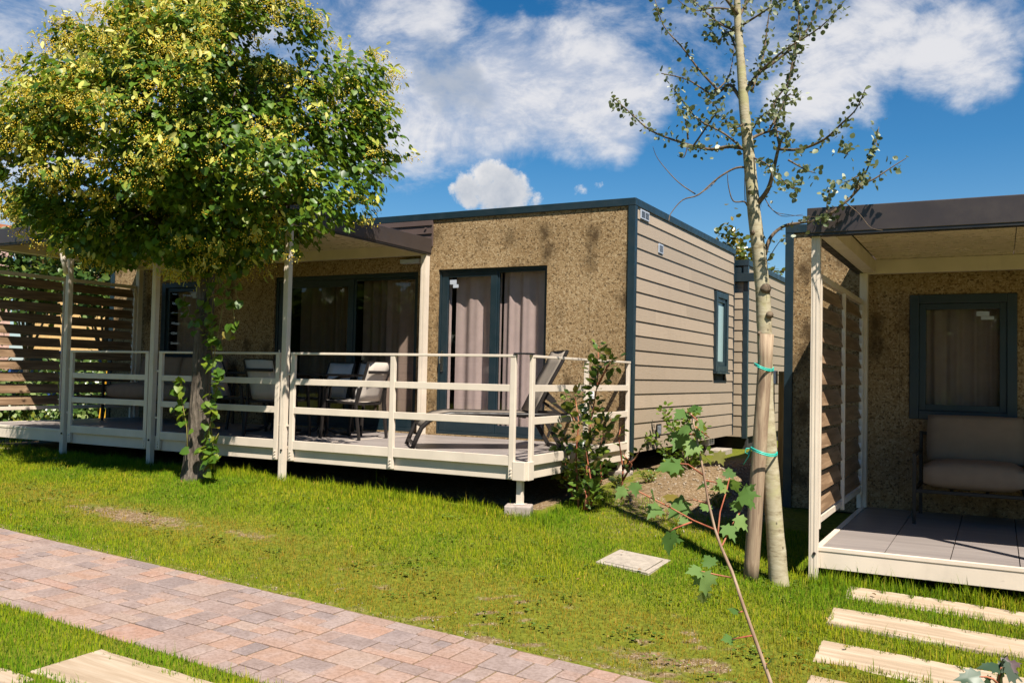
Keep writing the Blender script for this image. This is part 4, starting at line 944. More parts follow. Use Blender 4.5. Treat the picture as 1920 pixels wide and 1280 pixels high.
# limbs as (points, start width px, dy at the tip, leaf density)
LIMBS = [
 ([(1418, 385), (1440, 355), (1450, 320), (1462, 270), (1475, 250), (1478, 245)], 10, -.25, .8), ([(1462, 280), (1500, 280), (1545, 262), (1580, 230), (1605, 205), (1622, 168)], 6, -.4, 1.0),
 ([(1462, 275), (1450, 200), (1480, 150), (1500, 60), (1492, -20)], 5, .3, 1.2), ([(1478, 300), (1510, 318), (1530, 325)], 4, .2, 1.5),
 ([(1395, 180), (1420, 140), (1450, 118), (1490, 85), (1520, 45), (1540, -10)], 9, .35, 1.3), ([(1430, 130), (1470, 95), (1540, 50), (1585, 0)], 5, -.3, 1.0), ([(1410, 170), (1430, 110), (1440, 40), (1450, -20)], 5, .3, 1.0),
 ([(1394, 195), (1370, 160), (1352, 170), (1335, 178), (1290, 150), (1240, 138)], 8, .3, 1.0), ([(1345, 168), (1310, 130), (1280, 90), (1245, 50), (1228, 0)], 5, -.2, .9), ([(1340, 172), (1368, 140), (1380, 60)], 4, .2, .7),
 ([(1400, 280), (1368, 275), (1330, 280), (1280, 268), (1220, 245), (1180, 210), (1148, 182)], 8, .3, 1.2), ([(1300, 274), (1330, 230), (1345, 205), (1320, 180)], 4, -.2, 1.2), ([(1404, 290), (1360, 252), (1310, 225), (1280, 190), (1262, 165)], 5, -.3, 1.5), ([(1290, 262), (1285, 225), (1270, 200)], 4, -.1, 1.2), ([(1290, 272), (1282, 295), (1270, 292)], 3, 0, .2),
 ([(1410, 315), (1380, 315), (1345, 335), (1310, 365), (1280, 375), (1258, 400), (1254, 415)], 5, -.3, 0), ([(1304, 364), (1270, 340), (1235, 300), (1224, 275)], 3, -.2, 0), ([(1350, 330), (1330, 352), (1305, 366)], 2, -.25, 0),
 ([(1401, 385), (1395, 378), (1375, 377), (1366, 350), (1364, 325)], 4, -.2, 0), ([(1397, 376), (1396, 340), (1397, 318)], 2, -.15, 0),
 ([(1434, 478), (1445, 445), (1470, 424), (1500, 418), (1535, 413), (1560, 400)], 9, .25, .3), ([(1555, 402), (1590, 375), (1620, 345), (1640, 335), (1670, 315), (1700, 296)], 6, .1, .6), ([(1605, 360), (1625, 320), (1640, 280), (1648, 238)], 4, .3, 1.4), ([(1596, 372), (1612, 330), (1590, 340), (1560, 345)], 3, .0, 1.2), ([(1550, 400), (1552, 370), (1560, 350)], 3, .1, 1.4), ([(1585, 380), (1610, 400), (1632, 426), (1655, 432)], 2, -.1, 0), ([(1500, 418), (1545, 410), (1560, 408)], 3, .1, 2.2), ([(1590, 290), (1580, 270)], 2, .1, 3),
 ([(1410, 295), (1440, 310), (1450, 335)], 4, -.3, 1.0), ([(1405, 262), (1430, 250), (1455, 246), (1480, 255)], 7, .25, .8), ([(1440, 248), (1470, 190), (1485, 120), (1497, 40), (1496, -40)], 5, .3, 1.1), ([(1470, 230), (1475, 180), (1500, 185)], 3, -.2, 1.3), ([(1455, 325), (1480, 350), (1497, 352)], 4, -.3, 1.6), ([(1432, 368), (1450, 395), (1480, 403), (1536, 407)], 2, -.3, 0), ([(1440, 385), (1465, 405), (1505, 402)], 2, -.3, 0), ([(1432, 500), (1460, 455), (1476, 447)], 2, -.2, .3),
 ([(1385, 30), (1370, 10), (1350, -15), (1330, -40)], 9, -.3, 1.0), ([(1386, 30), (1400, 5), (1415, -30)], 8, .3, 1.0), ([(1383, 60), (1350, 45), (1320, 20), (1290, -10)], 5, .3, 1.1), ([(1388, 50), (1420, 30), (1450, 10), (1475, -5)], 5, -.2, 1.2), ([(1385, 20), (1340, 15), (1300, 20), (1265, -5)], 4, -.3, 1.0), ([(1390, 120), (1365, 60), (1345, 80), (1330, 55)], 4, .2, 1.4), ([(1398, 230), (1375, 240), (1355, 215)], 4, -.3, 1.6), ([(1412, 240), (1432, 215), (1470, 215)], 4, -.35, 1.6)]
m = MB(); LP = []; LD = []
for pts, w, dyt, dens in LIMBS:
    q = []; n = len(pts)
    for i, (x, y) in enumerate(pts): q.append(ppx(x, y, dyt*(i/(n-1))**1.0*1.0))
    # smooth the bends
    qq = []
    for i in range(n-1):
        p0, p1, p2, p3 = q[max(i-1, 0)], q[i], q[i+1], q[min(i+2, n-1)]
        for j in range(4):
            t = j/4; qq.append(.5*((2*p1)+(p2-p0)*t+(2*p0-5*p1+4*p2-p3)*t*t+(3*p1-p0-3*p2+p3)*t*t*t))
    qq.append(q[-1]); r0 = w/2/F_PX*d0; k = len(qq)
    m.tube([p-PO for p in qq], [max(r0*(1-.75*i/(k-1)), .0016) for i in range(k)], 6)
    length = sum((qq[i+1]-qq[i]).length for i in range(k-1)); nl = int(length*dens*86)
    for _ in range(nl):
        t = (random.random()**.75)*(k-1); a = min(int(t), k-2); p = qq[a].lerp(qq[a+1], t-a)
        s_ = .045+.05*random.random(); o_ = Vector((random.gauss(0, 1), random.gauss(0, 1), random.gauss(0, 1))).normalized()*s_*random.random()
        LP.append(p+o_-PO); LD.append(o_*8+Vector((random.gauss(0, .4), random.gauss(0, .4), random.gauss(0, .4))))
m.build('limb', M['twig'], pop, True)
P = np.array(LP); D = np.array(LD); N = len(P); X, Y, Z = frames(D, norm(rng.normal(0, 1, (N, 3))+np.array([0, -.3, .5])))
V, L, s = scatter(OVAL*np.array([1.05, 1, 1]), HEART_F, P, X, Y, Z, rng.uniform(.024, .050, N)); np_mesh('foliage', V, L, s, M['poplar_leaf'], pop)

SB = pg(1407, 1086); ST = atY(1438, 626, YP-.10)
st = empty('tree_stake', (SB.x, SB.y, gz(SB.x, SB.y)-.05), 0, 'round wooden stake leaning against the poplar trunk', 'stake'); SO = Vector(st.location)
m = MB(); q = [SB.lerp(ST, f)-SO-Vector((0, 0, .04*(1-f))) for f in np.linspace(0, 1, 12)]; m.tube(q, [.056-.006*f for f in np.linspace(0, 1, 12)], 18, True, .012); m.build('pole', M['stake'], st, True)
def tie(y, xl, xr, label, tail):
    c = ppx((xl+xr)/2, y, -.05); hw = (xr-xl)/2/F_PX*d0; m = MB(); o = empty('plant_tie', c, 0, label, 'tie')
    pts = [Vector((hw*math.cos(a), -.01+.135*math.sin(a), .006*math.sin(2*a)-.018*math.cos(a))) for a in np.linspace(0, 2*PI, 25)]
    for dz in (-.007, .005): m.tube([p+Vector((0, 0, dz)) for p in pts], .0055, 6)
    if tail:
        e = Vector((-hw, -.03, .015)); m.tube([e, e+Vector((-.03, -.02, .0)), e+Vector((-.04, -.02, -.03)), e+Vector((-.02, -.02, -.04)), e], .004, 6); m.tube([e, e+Vector((-.015, -.02, -.06)), e+Vector((-.05, -.02, -.12))], .0032, 6)
    m.build('cord', M['teal_string'], o, True)
tie(688, 1417, 1449, 'upper turquoise tie round the stake and poplar', False)
tie(845, 1410, 1456, 'lower turquoise tie with a knotted tail round the stake and poplar', True)

# ------------------------------------------------------------------ shrubs and saplings
def leaf_cloud(P, D, tmpl, faces, size, mat, name, parent, up=(0, 0, .8), jit=.45):
    P = np.array(P); D = np.array(D); N = len(P); X, Y, Z = frames(D, norm(np.array(up)+jit*rng.normal(0, 1, (N, 3))))
    V, L, s = scatter(tmpl, faces, P, X, Y, Z, rng.uniform(size[0], size[1], N)); return np_mesh(name, V, L, s, mat, parent)
def stem_shrub(name, base, stems, tmpl, mat, stem_mat, label, cat, size, per, spread=.06, faces=HEART_F, r0=.012, droop=.1):
    """stems: lists of offsets from the base; leaves cluster along the outer part of each stem"""
    r = empty(name, base, 0, label, cat); m = MB(); P = []; D = []
    for ln in stems:
        q = [Vector(p) for p in ln]; k = len(q); m.tube(q, [r0*(1-.7*i/(k-1)) for i in range(k)], 6)
        n = max(4, int(per*sum((q[i+1]-q[i]).length for i in range(k-1))))
        for _ in range(n):
            t = random.uniform(.12, 1)*(k-1); a = min(int(t), k-2); p = q[a].lerp(q[a+1], t-a); ax = (q[a+1]-q[a]).normalized()
            o = Vector((random.gauss(0, 1), random.gauss(0, 1), random.gauss(0, .6))).normalized(); o = (o+ax*.5).normalized()
            P.append(p+o*spread*random.random()); D.append(o+Vector((0, 0, random.uniform(-droop*2, droop))))
    m.build('stem', stem_mat, r, True); leaf_cloud(P, D, tmpl, faces, size, mat, 'foliage', r); return r
def rel(px_list, Y, base): return [tuple(atY(x, y, Y)-Vector(base)) for x, y in px_list]
b = pg(1095, 950); b.z = gz(b.x, b.y)-.02; Yb = b.y
st_ = [rel(q, Yb+dy, b) for q, dy in (([(1098, 955), (1100, 860), (1108, 790), (1120, 720), (1122, 650)], .05), ([(1122, 720), (1140, 685), (1150, 672)], 0), ([(1085, 955), (1080, 860), (1085, 790), (1078, 740)], -.12), ([(1092, 955), (1110, 880), (1130, 820), (1136, 780)], .12), ([(1080, 955), (1062, 880), (1055, 830), (1052, 808)], .05), ([(1100, 955), (1108, 900), (1098, 840)], -.2), ([(1090, 955), (1075, 920), (1070, 890)], .2), ([(1105, 950), (1128, 900), (1125, 860)], -.1), ([(1095, 955), (1100, 930), (1094, 905)], -.22), ([(1078, 790), (1066, 770), (1060, 752)], -.1))]
stem_shrub('photinia_shrub', b, st_, LANCE*np.array([1.7, 1, 1]), M['photinia'], M['red_stem'], 'tall glossy bronze tipped shrub beside the right corner of the long deck', 'shrub', (.05, .10), 120, .10)
b = pg(1163, 935); b.z = gz(b.x, b.y)-.02; Yb = b.y
stem_shrub('photinia_shrub', b, [rel(q, Yb, b) for q in ([(1165, 940), (1168, 880), (1160, 820), (1164, 800)], [(1167, 880), (1190, 860), (1205, 835)], [(1168, 900), (1185, 870), (1168, 850)])], LANCE*np.array([1.7, 1, 1]), M['photinia'], M['red_stem'], 'thin sparse young shrub just right of the glossy deck corner shrub', 'shrub', (.04, .075), 26, .05)
b = Vector((-.0+.42, .62, gz(.42, .62)-.02)); Yb = b.y
st_ = [rel(q, Yb+dy, b) for q, dy in (([(1290, 905), (1288, 850), (1262, 800), (1240, 765)], .0), ([(1292, 905), (1290, 840), (1292, 790), (1296, 772)], .1), ([(1288, 900), (1265, 860), (1235, 830), (1205, 818)], -.1), ([(1290, 890), (1300, 840), (1318, 800)], 0), ([(1288, 880), (1275, 830), (1262, 800)], -.15), ([(1290, 880), (1268, 865), (1250, 872)], -.2), ([(1292, 900), (1302, 870), (1322, 850)], .1))]
stem_shrub('young_shrub', b, st_, OVAL, M['shrub_leaf'], M['twig'], 'light green small leaved shrub against the beige end wall', 'shrub', (.04, .075), 150, .10)
for i, (x, y, lab) in enumerate(((1345, 950, 'tiny lime green weed on the soil mound left of the stake'), (1215, 905, 'tiny green weed at the edge of the dark gap under the end wall'), (1160, 915, 'low green weed by the concrete foot block near the end wall'))):
    b = pg(x, y); b.z -= .01; stems = [[(0, 0, 0), (random.uniform(-.06, .06), random.uniform(-.06, .06), .08), (random.uniform(-.14, .14), random.uniform(-.1, .1), .14)] for _ in range(7)]
    stem_shrub('weed', b, stems, OVAL, M['shrub_leaf'], M['green_stem'], lab, 'weed', (.018, .034), 90, .04)

# maple sapling close to the camera
YM = -7.25
mb_ = atY(1462, 1340, YM); mb_ = Vector((mb_.x+.05, YM, gz(mb_.x+.05, YM)-.02))
mp = empty('maple_sapling', mb_, 0, 'thin leaning maple sapling with lobed leaves in the foreground', 'sapling')
def mpx(x, y, dy=0): return atY(x, y, YM+dy)-mb_
stem = [Vector((0, 0, 0)), mpx(1455, 1310), mpx(1442, 1270), mpx(1415, 1195), mpx(1392, 1130), mpx(1372, 1070), mpx(1352, 1025), mpx(1340, 990), mpx(1328, 940), mpx(1318, 880), mpx(1308, 830), mpx(1302, 800), mpx(1296, 775)]
m = MB(); m.tube(stem, [.006, .0058, .0056, .0052, .005, .0047, .0044, .004, .0036, .0033, .003, .0026, .002], 8); m.build('stem', M['maple_stem'], mp, True)
br = [[(1340, 992, 0), (1300, 975, -.05), (1255, 950, -.1), (1215, 930, -.15), (1180, 912, -.18)], [(1345, 1010, 0), (1350, 960, .05), (1362, 920, .1), (1368, 895, .12)], [(1354, 1022, 0), (1372, 985, .1), (1390, 955, .15), (1400, 935, .18)], [(1370, 1082, 0), (1340, 1076, -.08), (1315, 1070, -.12)], [(1318, 890, 0), (1290, 870, -.05), (1268, 868, -.06)], [(1322, 900, 0), (1345, 905, .08)], [(1305, 815, 0), (1280, 812, .05)], [(1304, 800, 0), (1330, 820, .05)], [(1297, 978, -.05), (1265, 990, -.08), (1256, 996, -.08)], [(1330, 945, 0), (1300, 936, .05), (1270, 940, .06)], [(1413, 1190, 0), (1385, 1195, -.02), (1372, 1198, -.02)], [(1393, 1145, 0), (1384, 1148, 0)], [(1432, 1245, 0), (1444, 1242, 0)], [(1296, 776, 0), (1285, 772, .03)], [(1297, 778, 0), (1310, 790, -.03)]]
m = MB()
for q in br:
    m = MB(); m.tube([mpx(*p) for p in q], [.0027]+[.0021]*(len(q)-2)+[.0014], 6); m.build('branch', M['red_stem'], mp, True)
LEAVES = [(1190, 905, -.18, -90, 44), (1172, 915, -.18, -150, 40), (1222, 925, -.15, -40, 46), (1205, 945, -.15, -110, 46), (1265, 935, -.1, 160, 62), (1235, 948, -.1, -160, 54), (1258, 998, -.08, -125, 60), (1258, 998, -.08, -50, 58), (1275, 870, -.06, -170, 66), (1268, 868, -.06, -110, 60), (1300, 870, 0, -60, 54),
          (1368, 895, .12, 80, 50), (1366, 900, .12, -40, 62), (1362, 915, .1, 170, 46), (1345, 905, .08, -10, 52), (1330, 905, .05, 200, 48), (1400, 935, .18, -20, 46), (1400, 940, .18, -75, 62), (1392, 950, .15, 150, 48), (1385, 930, .15, 20, 56), (1400, 925, .2, 60, 40),
          (1315, 1070, -.12, 170, 60), (1320, 1072, -.12, -80, 62), (1335, 1060, -.05, 120, 45), (1300, 1072, -.1, -120, 45), (1330, 955, .05, 140, 52), (1285, 938, .06, -140, 66), (1272, 940, .06, -60, 55), (1285, 985, -.05, 120, 40), (1360, 985, .05, -60, 62), (1380, 970, .1, -40, 70),
          (1296, 775, 0, 150, 46), (1300, 772, 0, 40, 48), (1285, 772, .03, 200, 50), (1310, 788, -.03, -50, 56), (1303, 805, 0, -20, 60), (1296, 800, 0, 190, 58), (1282, 812, .05, -140, 62), (1330, 820, .05, -50, 60), (1306, 830, 0, 220, 52), (1312, 850, 0, -30, 66), (1345, 848, .05, -70, 55), (1300, 770, 0, 95, 40),
          (1372, 1198, -.02, 160, 44), (1380, 1195, -.02, 210, 52), (1395, 1190, 0, 60, 34), (1384, 1148, 0, 150, 30), (1440, 1242, 0, 60, 26), (1320, 1110, -.12, -95, 55)]
P = []; D = []; Nn = []; sz = []
for x, y, dy, ang, L_ in [q for i_, q in enumerate(LEAVES) if i_ % 7 != 3]:
    a = math.radians(ang+random.uniform(-12, 12)); p = mpx(x, y, dy); d = Vector(RT)*math.cos(a)+Vector(UP)*math.sin(a)-Vector(FW)*random.uniform(-.95, .95)
    P.append(p); D.append(d); Nn.append(Vector((random.gauss(.1, .35), random.gauss(-.6, .3), random.gauss(.75, .3)))); sz.append(L_/F_PX*np.dot(np.array(p+mb_)-CAM, FW)*random.uniform(.46, .70))
P, D, Nn = np.array(P), np.array(D), norm(np.array(Nn)); X, Y, Z = frames(D, Nn)
V, L, s = scatter(MAPLE, MAPLE_F, P, X, Y, Z, np.array(sz)); np_mesh('foliage', V, L, s, M['maple_leaf'], mp)
# a second little sapling at the lower right
YS = -7.6; sb = atY(1876, 1320, YS); sb = Vector((sb.x, YS, gz(sb.x, YS)-.02)); sp = empty('maple_sapling', sb, 0, 'dark leaved sapling tip poking up at the bottom right corner', 'sapling')
spx = lambda x, y, dy=0: atY(x, y, YS+dy)-sb
m = MB(); m.tube([Vector((0, 0, 0)), spx(1875, 1290), spx(1876, 1262), spx(1878, 1250)], [.006, .005, .004, .003], 6); m.tube([spx(1875, 1285), spx(1862, 1272, -.03), spx(1850, 1268, -.04), spx(1836, 1268, -.05)], [.003, .0025, .002, .0015], 6); m.build('stem', M['red_stem'], sp, True)
P = []; D = []; sz = []
for x, y, dy, a, L_ in ((1878, 1250, 0, -110, 26), (1878, 1250, 0, -20, 30), (1876, 1252, 0, 165, 22), (1880, 1250, .02, 20, 22), (1838, 1268, -.05, 180, 24), (1850, 1268, -.04, -60, 12), (1876, 1250, 0, 80, 16)):
    a = math.radians(a); P.append(spx(x, y, dy)); D.append(Vector(RT)*math.cos(a)+Vector(UP)*math.sin(a)); sz.append(L_/F_PX*2.9*1.2)
P, D = np.array(P), np.array(D); X, Y, Z = frames(D, norm(np.array([0, -.4, .8])+.3*rng.normal(0, 1, (len(P), 3))))
V, L, s = scatter(MAPLE*np.array([.8, 1, 1]), MAPLE_F, P, X, Y, Z, np.array(sz)); np_mesh('foliage', V, L, s, M['maple_dark'], sp)

# ------------------------------------------------------------------ background
def bushy(name, c, rx, ry, rz, n, tmpl, mat, label, cat, size, trunk=None, group=None, k=None):
    base = Vector((c[0], c[1], gz(min(max(c[0], -25), 14), min(max(c[1], -14), 12)))); r = empty(name, base, 0, label, cat, group)
    nc = k or 40; d = norm(rng.normal(0, 1, (nc, 3))); f = rng.uniform(.3, 1, (nc, 1))**.5; C = np.array(c)+d*f*np.array([rx, ry, rz])*.88
    idx = rng.integers(0, nc, n); P = C[idx]+rng.normal(0, 1, (n, 3))*np.array([rx, ry, rz])*.16; D = norm(d[idx]+np.array([0, 0, -.3])+.6*rng.normal(0, 1, (n, 3)))
    X, Y, Z = frames(D, norm(d[idx]+np.array([0, 0, .6])+.4*rng.normal(0, 1, (n, 3)))); V, L, s = scatter(tmpl, HEART_F, P-np.array(base), X, Y, Z, rng.uniform(size[0], size[1], n))
    np_mesh('crown', V, L, s, mat, r); m = MB(); top = Vector(c)-base
    m.tube([(0, 0, -.1), (top.x*.5, top.y*.5, top.z*.5), (top.x, top.y, top.z)], [trunk or .05, (trunk or .05)*.8, .02], 8)
    for i in range(0, nc, 4): m.tube([(0, 0, top.z*.35), tuple(Vector(C[i])-base)], [(trunk or .05)*.5, .006], 5)
    m.build('trunk', M['bark'], r, True); return r
bushy('magnolia_tree', (-1.5, 9.6, 3.0), .75, .7, 1.75, 3200, OVAL, M['magnolia'], 'bronze green magnolia top rising behind the first cabin roof', 'tree', (.09, .16), .06, None, 60)
bushy('magnolia_tree', (-.75, 9.2, 2.7), .6, .6, 1.35, 2000, OVAL, M['magnolia'], 'lower magnolia with a pale flower beside the dark roof gutter', 'tree', (.09, .16), .05, None, 40)
bushy('small_tree', (-13.2, 3.2, 3.35), 1.5, 1.2, .95, 3600, HEART, M['hedge_leaf'], 'dark leafy tree seen under the canopy above the slatted screen', 'tree', (.09, .16), .08)
bushy('small_tree', (-15.6, 3.0, 3.7), 1.1, 1.0, 1.3, 2600, HEART, M['hedge_leaf'], 'leafy tree top showing over the canopy at the far left', 'tree', (.09, .15), .08)
for i, (x, y, w, h, lab) in enumerate(((-10.6, -.9, .8, .75, 'low leafy bush behind the slats nearest the lawn'), (-10.9, .7, .9, .9, 'leafy bush behind the middle of the slatted screen'), (-11.6, 2.2, 1.0, 1.1, 'taller leafy bush behind the wall end of the slatted screen'), (-13.4, 0.2, 1.2, 1.3, 'broad bush farther back behind the slatted screen'), (-12.6, -2.0, 1.2, .8, 'wide bush outside the open end of the long deck'))):
    bushy('garden_bush', (x, y, .35+h*.55), w, w*.8, h*.7, 1500, OVAL, M['ivy'] if i < 2 else M['hedge_leaf'], lab, 'bush', (.06, .12), .03, 'bushes behind the slatted screen', 30)
hb = empty('garden_house', (-21, 8, .3), 0, 'ochre rendered house glimpsed past the canopy at the left', 'house')
m = MB(); m.box(-2, 6.0, 0, 5, -.3, 4.6); m.build('wall', M['orange_wall'], hb); m = MB(); m.box(-2.3, 6.3, -.3, 5.3, 4.6, 4.8); m.build('roof', M['terracotta'], hb); m = MB(); m.box(3.2, 4.4, -.03, -.002, 1, 2.4); m.build('window', M['teal'], hb)
aw = MB(); aw.add([(x, y, z+(.06*(i % 2) if y < -.5 else 0)) for y, z in ((-.02, 3.35), (-.9, 2.75)) for i, x in enumerate(np.linspace(2.0, 6.0, 17))], [(i, i+1, 18+i, 17+i) for i in range(16)]); aw.build('awning', M['terracotta'], hb, solid=.02)
pk = empty('pink_house', (-24, 3, .3), 0, 'pink rendered wall of a house at the far left edge', 'house')
m = MB(); m.box(-5, 1.5, 0, 4, -.3, 5.0); m.build('wall', M['pink_wall'], pk); m = MB(); m.box(-5.3, 1.8, -.3, 4.3, 5.0, 5.2); m.build('roof', M['terracotta'], pk)
# parked car behind the screen
car = empty('parked_car', (-16.2, 4.6, .28), math.radians(35), 'blue parked car glimpsed between the slats of the left screen', 'car')
prof = [(-2, .3), (-2.05, .6), (-1.95, .85), (-1.2, .95), (-.6, 1.42), (.7, 1.45), (1.35, 1.0), (1.95, .9), (2.05, .55), (2.0, .3)]
m = MB(); m.prism(prof, (1, 0, 0), (0, 0, 1), (0, 1.65, 0), (0, -.82, 0)); m.build('body', M['blue_car'], car, bevel=.08, seg=3)
m = MB(); m.prism([(-1.05, .98), (-.55, 1.36), (.65, 1.38), (1.15, 1.0)], (1, 0, 0), (0, 0, 1), (0, 1.70, 0), (0, -.845, 0)); m.build('window', M['black'], car)
for x in (-1.3, 1.3):
    for y in (-.86, .7):
        m = MB(); m.tube([(x, y, .32), (x, y+.16, .32)], .32, 20); m.build('wheel', M['tyre'], car)
ld = empty('ladder', (-9.55, .15, gz(-9.55, .15)), 0, 'yellow ladder leaning by the cabin corner behind the slats', 'ladder')
for dx_ in (0, .14):
    m = MB(); m.bar((dx_-.28, .35, 0), (dx_, .42, 1.9), .035, .02); m.build('rail', M['yellow'], ld)
m = MB()
for i in range(6): f = (i+.5)/6; m.bar((-.28*(1-f), .35+.07*f, 1.9*f), (-.28*(1-f)+.14, .35+.07*f, 1.9*f), .02, .02)
m.build('rung', M['yellow'], ld)
cr = empty('plastic_crate', (-9.9, -1.75, gz(-9.9, -1.75)), .2, 'dark green plastic crate on the ground below the screen at the left', 'crate')
m = MB(); m.box(-.3, .3, -.2, .2, 0, .03); m.build('base', M['green_crate'], cr)
m = MB()
for sx in (-1, 1): m.box(sx*.3-.012, sx*.3+.012, -.2, .2, .03, .5)
for sy in (-1, 1):
    for z in (.05, .2, .35): m.box(-.288, .288, sy*.2-.012, sy*.2+.012, z, z+.11)
m.build('side', M['green_crate'], cr)
# tall trees across the lane behind the photographer: they stand in the window reflections
for x, y, lab in ((-12.5, -19, 'broad tree across the lane facing the narrow glass door'), (-17.5, -17.5, 'broad tree across the lane facing the wide terrace door'), (-23, -17, 'broad tree across the lane facing the linden'), (-29, -14, 'broad tree at the far end of the lane'), (3.4, -23, 'broad tree across the lane facing the right hand window')):
    bushy('shade_tree', (x, y, 2.5), 3.2, 2.0, 2.2, 6500, HEART, M['hedge_leaf'], lab, 'tree', (.3, .55), .18, None, 70)

# ------------------------------------------------------------------ gravel on the mound
def gravel():
    N = 700; X = np.concatenate([rng.normal(.95, .5, 420), rng.uniform(-7, 3, 280)]); Y = np.concatenate([rng.normal(.5, 1.4, 420), PATH_T+np.abs(rng.normal(0, .12, 280))])
    b = bare_map(X, Y); k = (rng.random(N) < .3+b) & ((X > .1) | (Y < -3)) & ((X < 1.7) | (Y < -3)) & (Y < 4.2); X, Y = X[k], Y[k]; N = len(X)
    P = np.stack([X, Y, ground(X, Y)+.004], -1); A = norm(rng.normal(0, 1, (N, 3))); B, A2, C = frames(A, norm(rng.normal(0, 1, (N, 3))))
    far = Y > -3
    V, L, s = scatter(OCTA*np.array([1, .7, .6]), OCTA_F, P, B, A2, C, np.where(far, rng.uniform(.008, .028, N), rng.uniform(.004, .010, N))); o = np_mesh('gravel', V, L, s, M['gravel']); tag(o, 'loose pale stones on the soil mound and path edge', 'gravel', kind='stuff')
gravel()

# ------------------------------------------------------------------ grass
def grass():
    def region(n, x0, x1, y0, y1):
        return rng.uniform(x0, x1, n), rng.uniform(y0, y1, n)
    X1, Y1 = region(1350000, -11.5, 4.6, -8.2, -1.2)
    px, py, z = project(np.stack([X1, Y1, ground(X1, Y1)], -1))
    k = (z > 1) & (px > -160) & (px < 2080) & (py < 1420)
    X, Y, zc = X1[k], Y1[k], z[k]
    ok = ~((Y < PATH_T+.015) & (Y > PATH_L-.005))
    edge_n = .03*np.sin(X*23)+.02*np.sin(X*57+1)
    ok &= ~((Y > PATH_T-.2) & (Y < PATH_T+.004+.5*np.abs(edge_n)))
    for x0, x1, y0, y1 in slabs:
        e = .028*np.sin(X*31+y0*9)+.02*np.sin(X*71+2)+.015*np.sin(Y*60)
        ok &= ~((X > x0+.03+e) & (X < x1) & (Y > y0+.02+e*.6) & (Y < y1-.03-e))
    ok &= ~((np.abs(X-HATCH[0]) < .235) & (np.abs(Y-HATCH[1]) < .23))
    ok &= ~((X-LB.x)**2+(Y-LB.y)**2 < .13**2); ok &= ~((X-PB.x)**2+(Y-PB.y)**2 < .07**2)
    lim1 = -2.52+.10*np.sin(X*3.1)+.05*np.sin(X*11)
    ok &= ~((X < .1) & (X > -8.4) & (Y > lim1)); ok &= ~((X > 2.45) & (Y > -2.62+.05*np.sin(X*9)))
    b = bare_map(X, Y); bn = b*(1+.9*_h(X*1.7+1, Y*2.3, 5)+.5*_h(X*4, Y*5+2, 7)); ok &= rng.random(len(X)) > np.clip(np.where(Y < -3, .86, 1)*bn, 0, .985)
    pn = _h(X, Y, 2.2)+.6*_h(X+3, Y-2, 6); dr = dry_map(X, Y)
    ok &= rng.random(len(X)) > np.clip(dr*(.45+.5*pn), 0, .8)
    dens = np.clip(.50+.09*zc, .6, 1.0)*.80
    ok &= rng.random(len(X)) < dens
    X, Y, pn, dr = X[ok], Y[ok], pn[ok], dr[ok]; N = len(X)
    h = rng.gamma(8, .0040, N)*(1+.30*pn)*(1-.30*dr); h = np.clip(h, .012, .085)
    tuft = np.clip(_h(X*3+2, Y*3-1, 4)-.35, 0, 1); h = h*(1+1.1*tuft)
    tall = ((X > 2.4) & (Y > -2.95)) | ((X < .3) & (Y > -2.85)); h = h*np.where(tall, 1.5+.7*rng.random(N), 1)
    slabzone = (X > 2.5) & (Y < -2.4) & (Y > -5); h = h*np.where(slabzone, 1.35, 1)
    az = rng.uniform(0, 2*PI, N); lean = np.abs(rng.normal(.28, .22, N)); w = rng.uniform(.0013, .0026, N)
    P = np.stack([X, Y, ground(X, Y)-.004], -1); side = np.stack([np.cos(az), np.sin(az), np.zeros(N)], -1); fw = np.stack([-np.sin(az), np.cos(az), np.zeros(N)], -1)
    up = np.array([0, 0, 1.])
    mid = P+up*(h*.58)[:, None]+fw*(h*lean*.28)[:, None]; tip = P+up*(h*(1-.25*lean))[:, None]+fw*(h*lean)[:, None]
    V = np.stack([P-side*w[:, None], P+side*w[:, None], mid+side*(w*.8)[:, None], mid-side*(w*.8)[:, None], tip], 1).reshape(-1, 3)
    f = np.array([0, 1, 2, 3, 3, 2, 4]); loops = (f[None]+(np.arange(N)*5)[:, None]).ravel(); starts = (np.array([0, 4])[None]+(np.arange(N)*7)[:, None]).ravel()
    o = np_mesh('grass', V, loops, starts, M['grass']); a = o.data.attributes.new('dry', 'FLOAT', 'POINT'); a.data.foreach_set('value', np.repeat(dr, 5).astype(np.float32))
    tag(o, 'short sunlit green grass covering the lawn and bank', 'grass', kind='stuff'); print('GRASS', N)
grass()
def litter():
    N = 90; X = rng.uniform(-7, 3, N); Y = np.where(rng.random(N) < .5, rng.uniform(-6.3, -5.1, N), rng.uniform(-5, -3, N))
    on = (Y < PATH_T) & (Y > PATH_L); k_ = (rng.random(N) < .5) | ~on; X, Y, on = X[k_], Y[k_], on[k_]; N = len(X)
    P = np.stack([X, Y, ground(X, Y)+np.where(on, .012, .035)], -1); A = norm(np.stack([rng.normal(0, 1, N), rng.normal(0, 1, N), rng.normal(0, .2, N)], -1)); x_, y_, z_ = frames(A, norm(np.array([0, 0, 1.])+.3*rng.normal(0, 1, (N, 3))))
    V, L, s_ = scatter(OVAL*np.array([.7, 1, 1.5]), HEART_F, P, x_, y_, z_, rng.uniform(.018, .045, N)); o = np_mesh('leaf_litter', V, L, s_, M['dry_leaf']); tag(o, 'dry fallen leaf scraps on the lawn and paved path', 'leaf litter', kind='stuff')
M['dry_leaf'] = m_leaf('dry_leaf', [(0, (.12, .07, .03)), (.6, (.26, .15, .05)), (1, (.42, .30, .10))], .2, (.4, .25, .05), .8, .1)
litter()
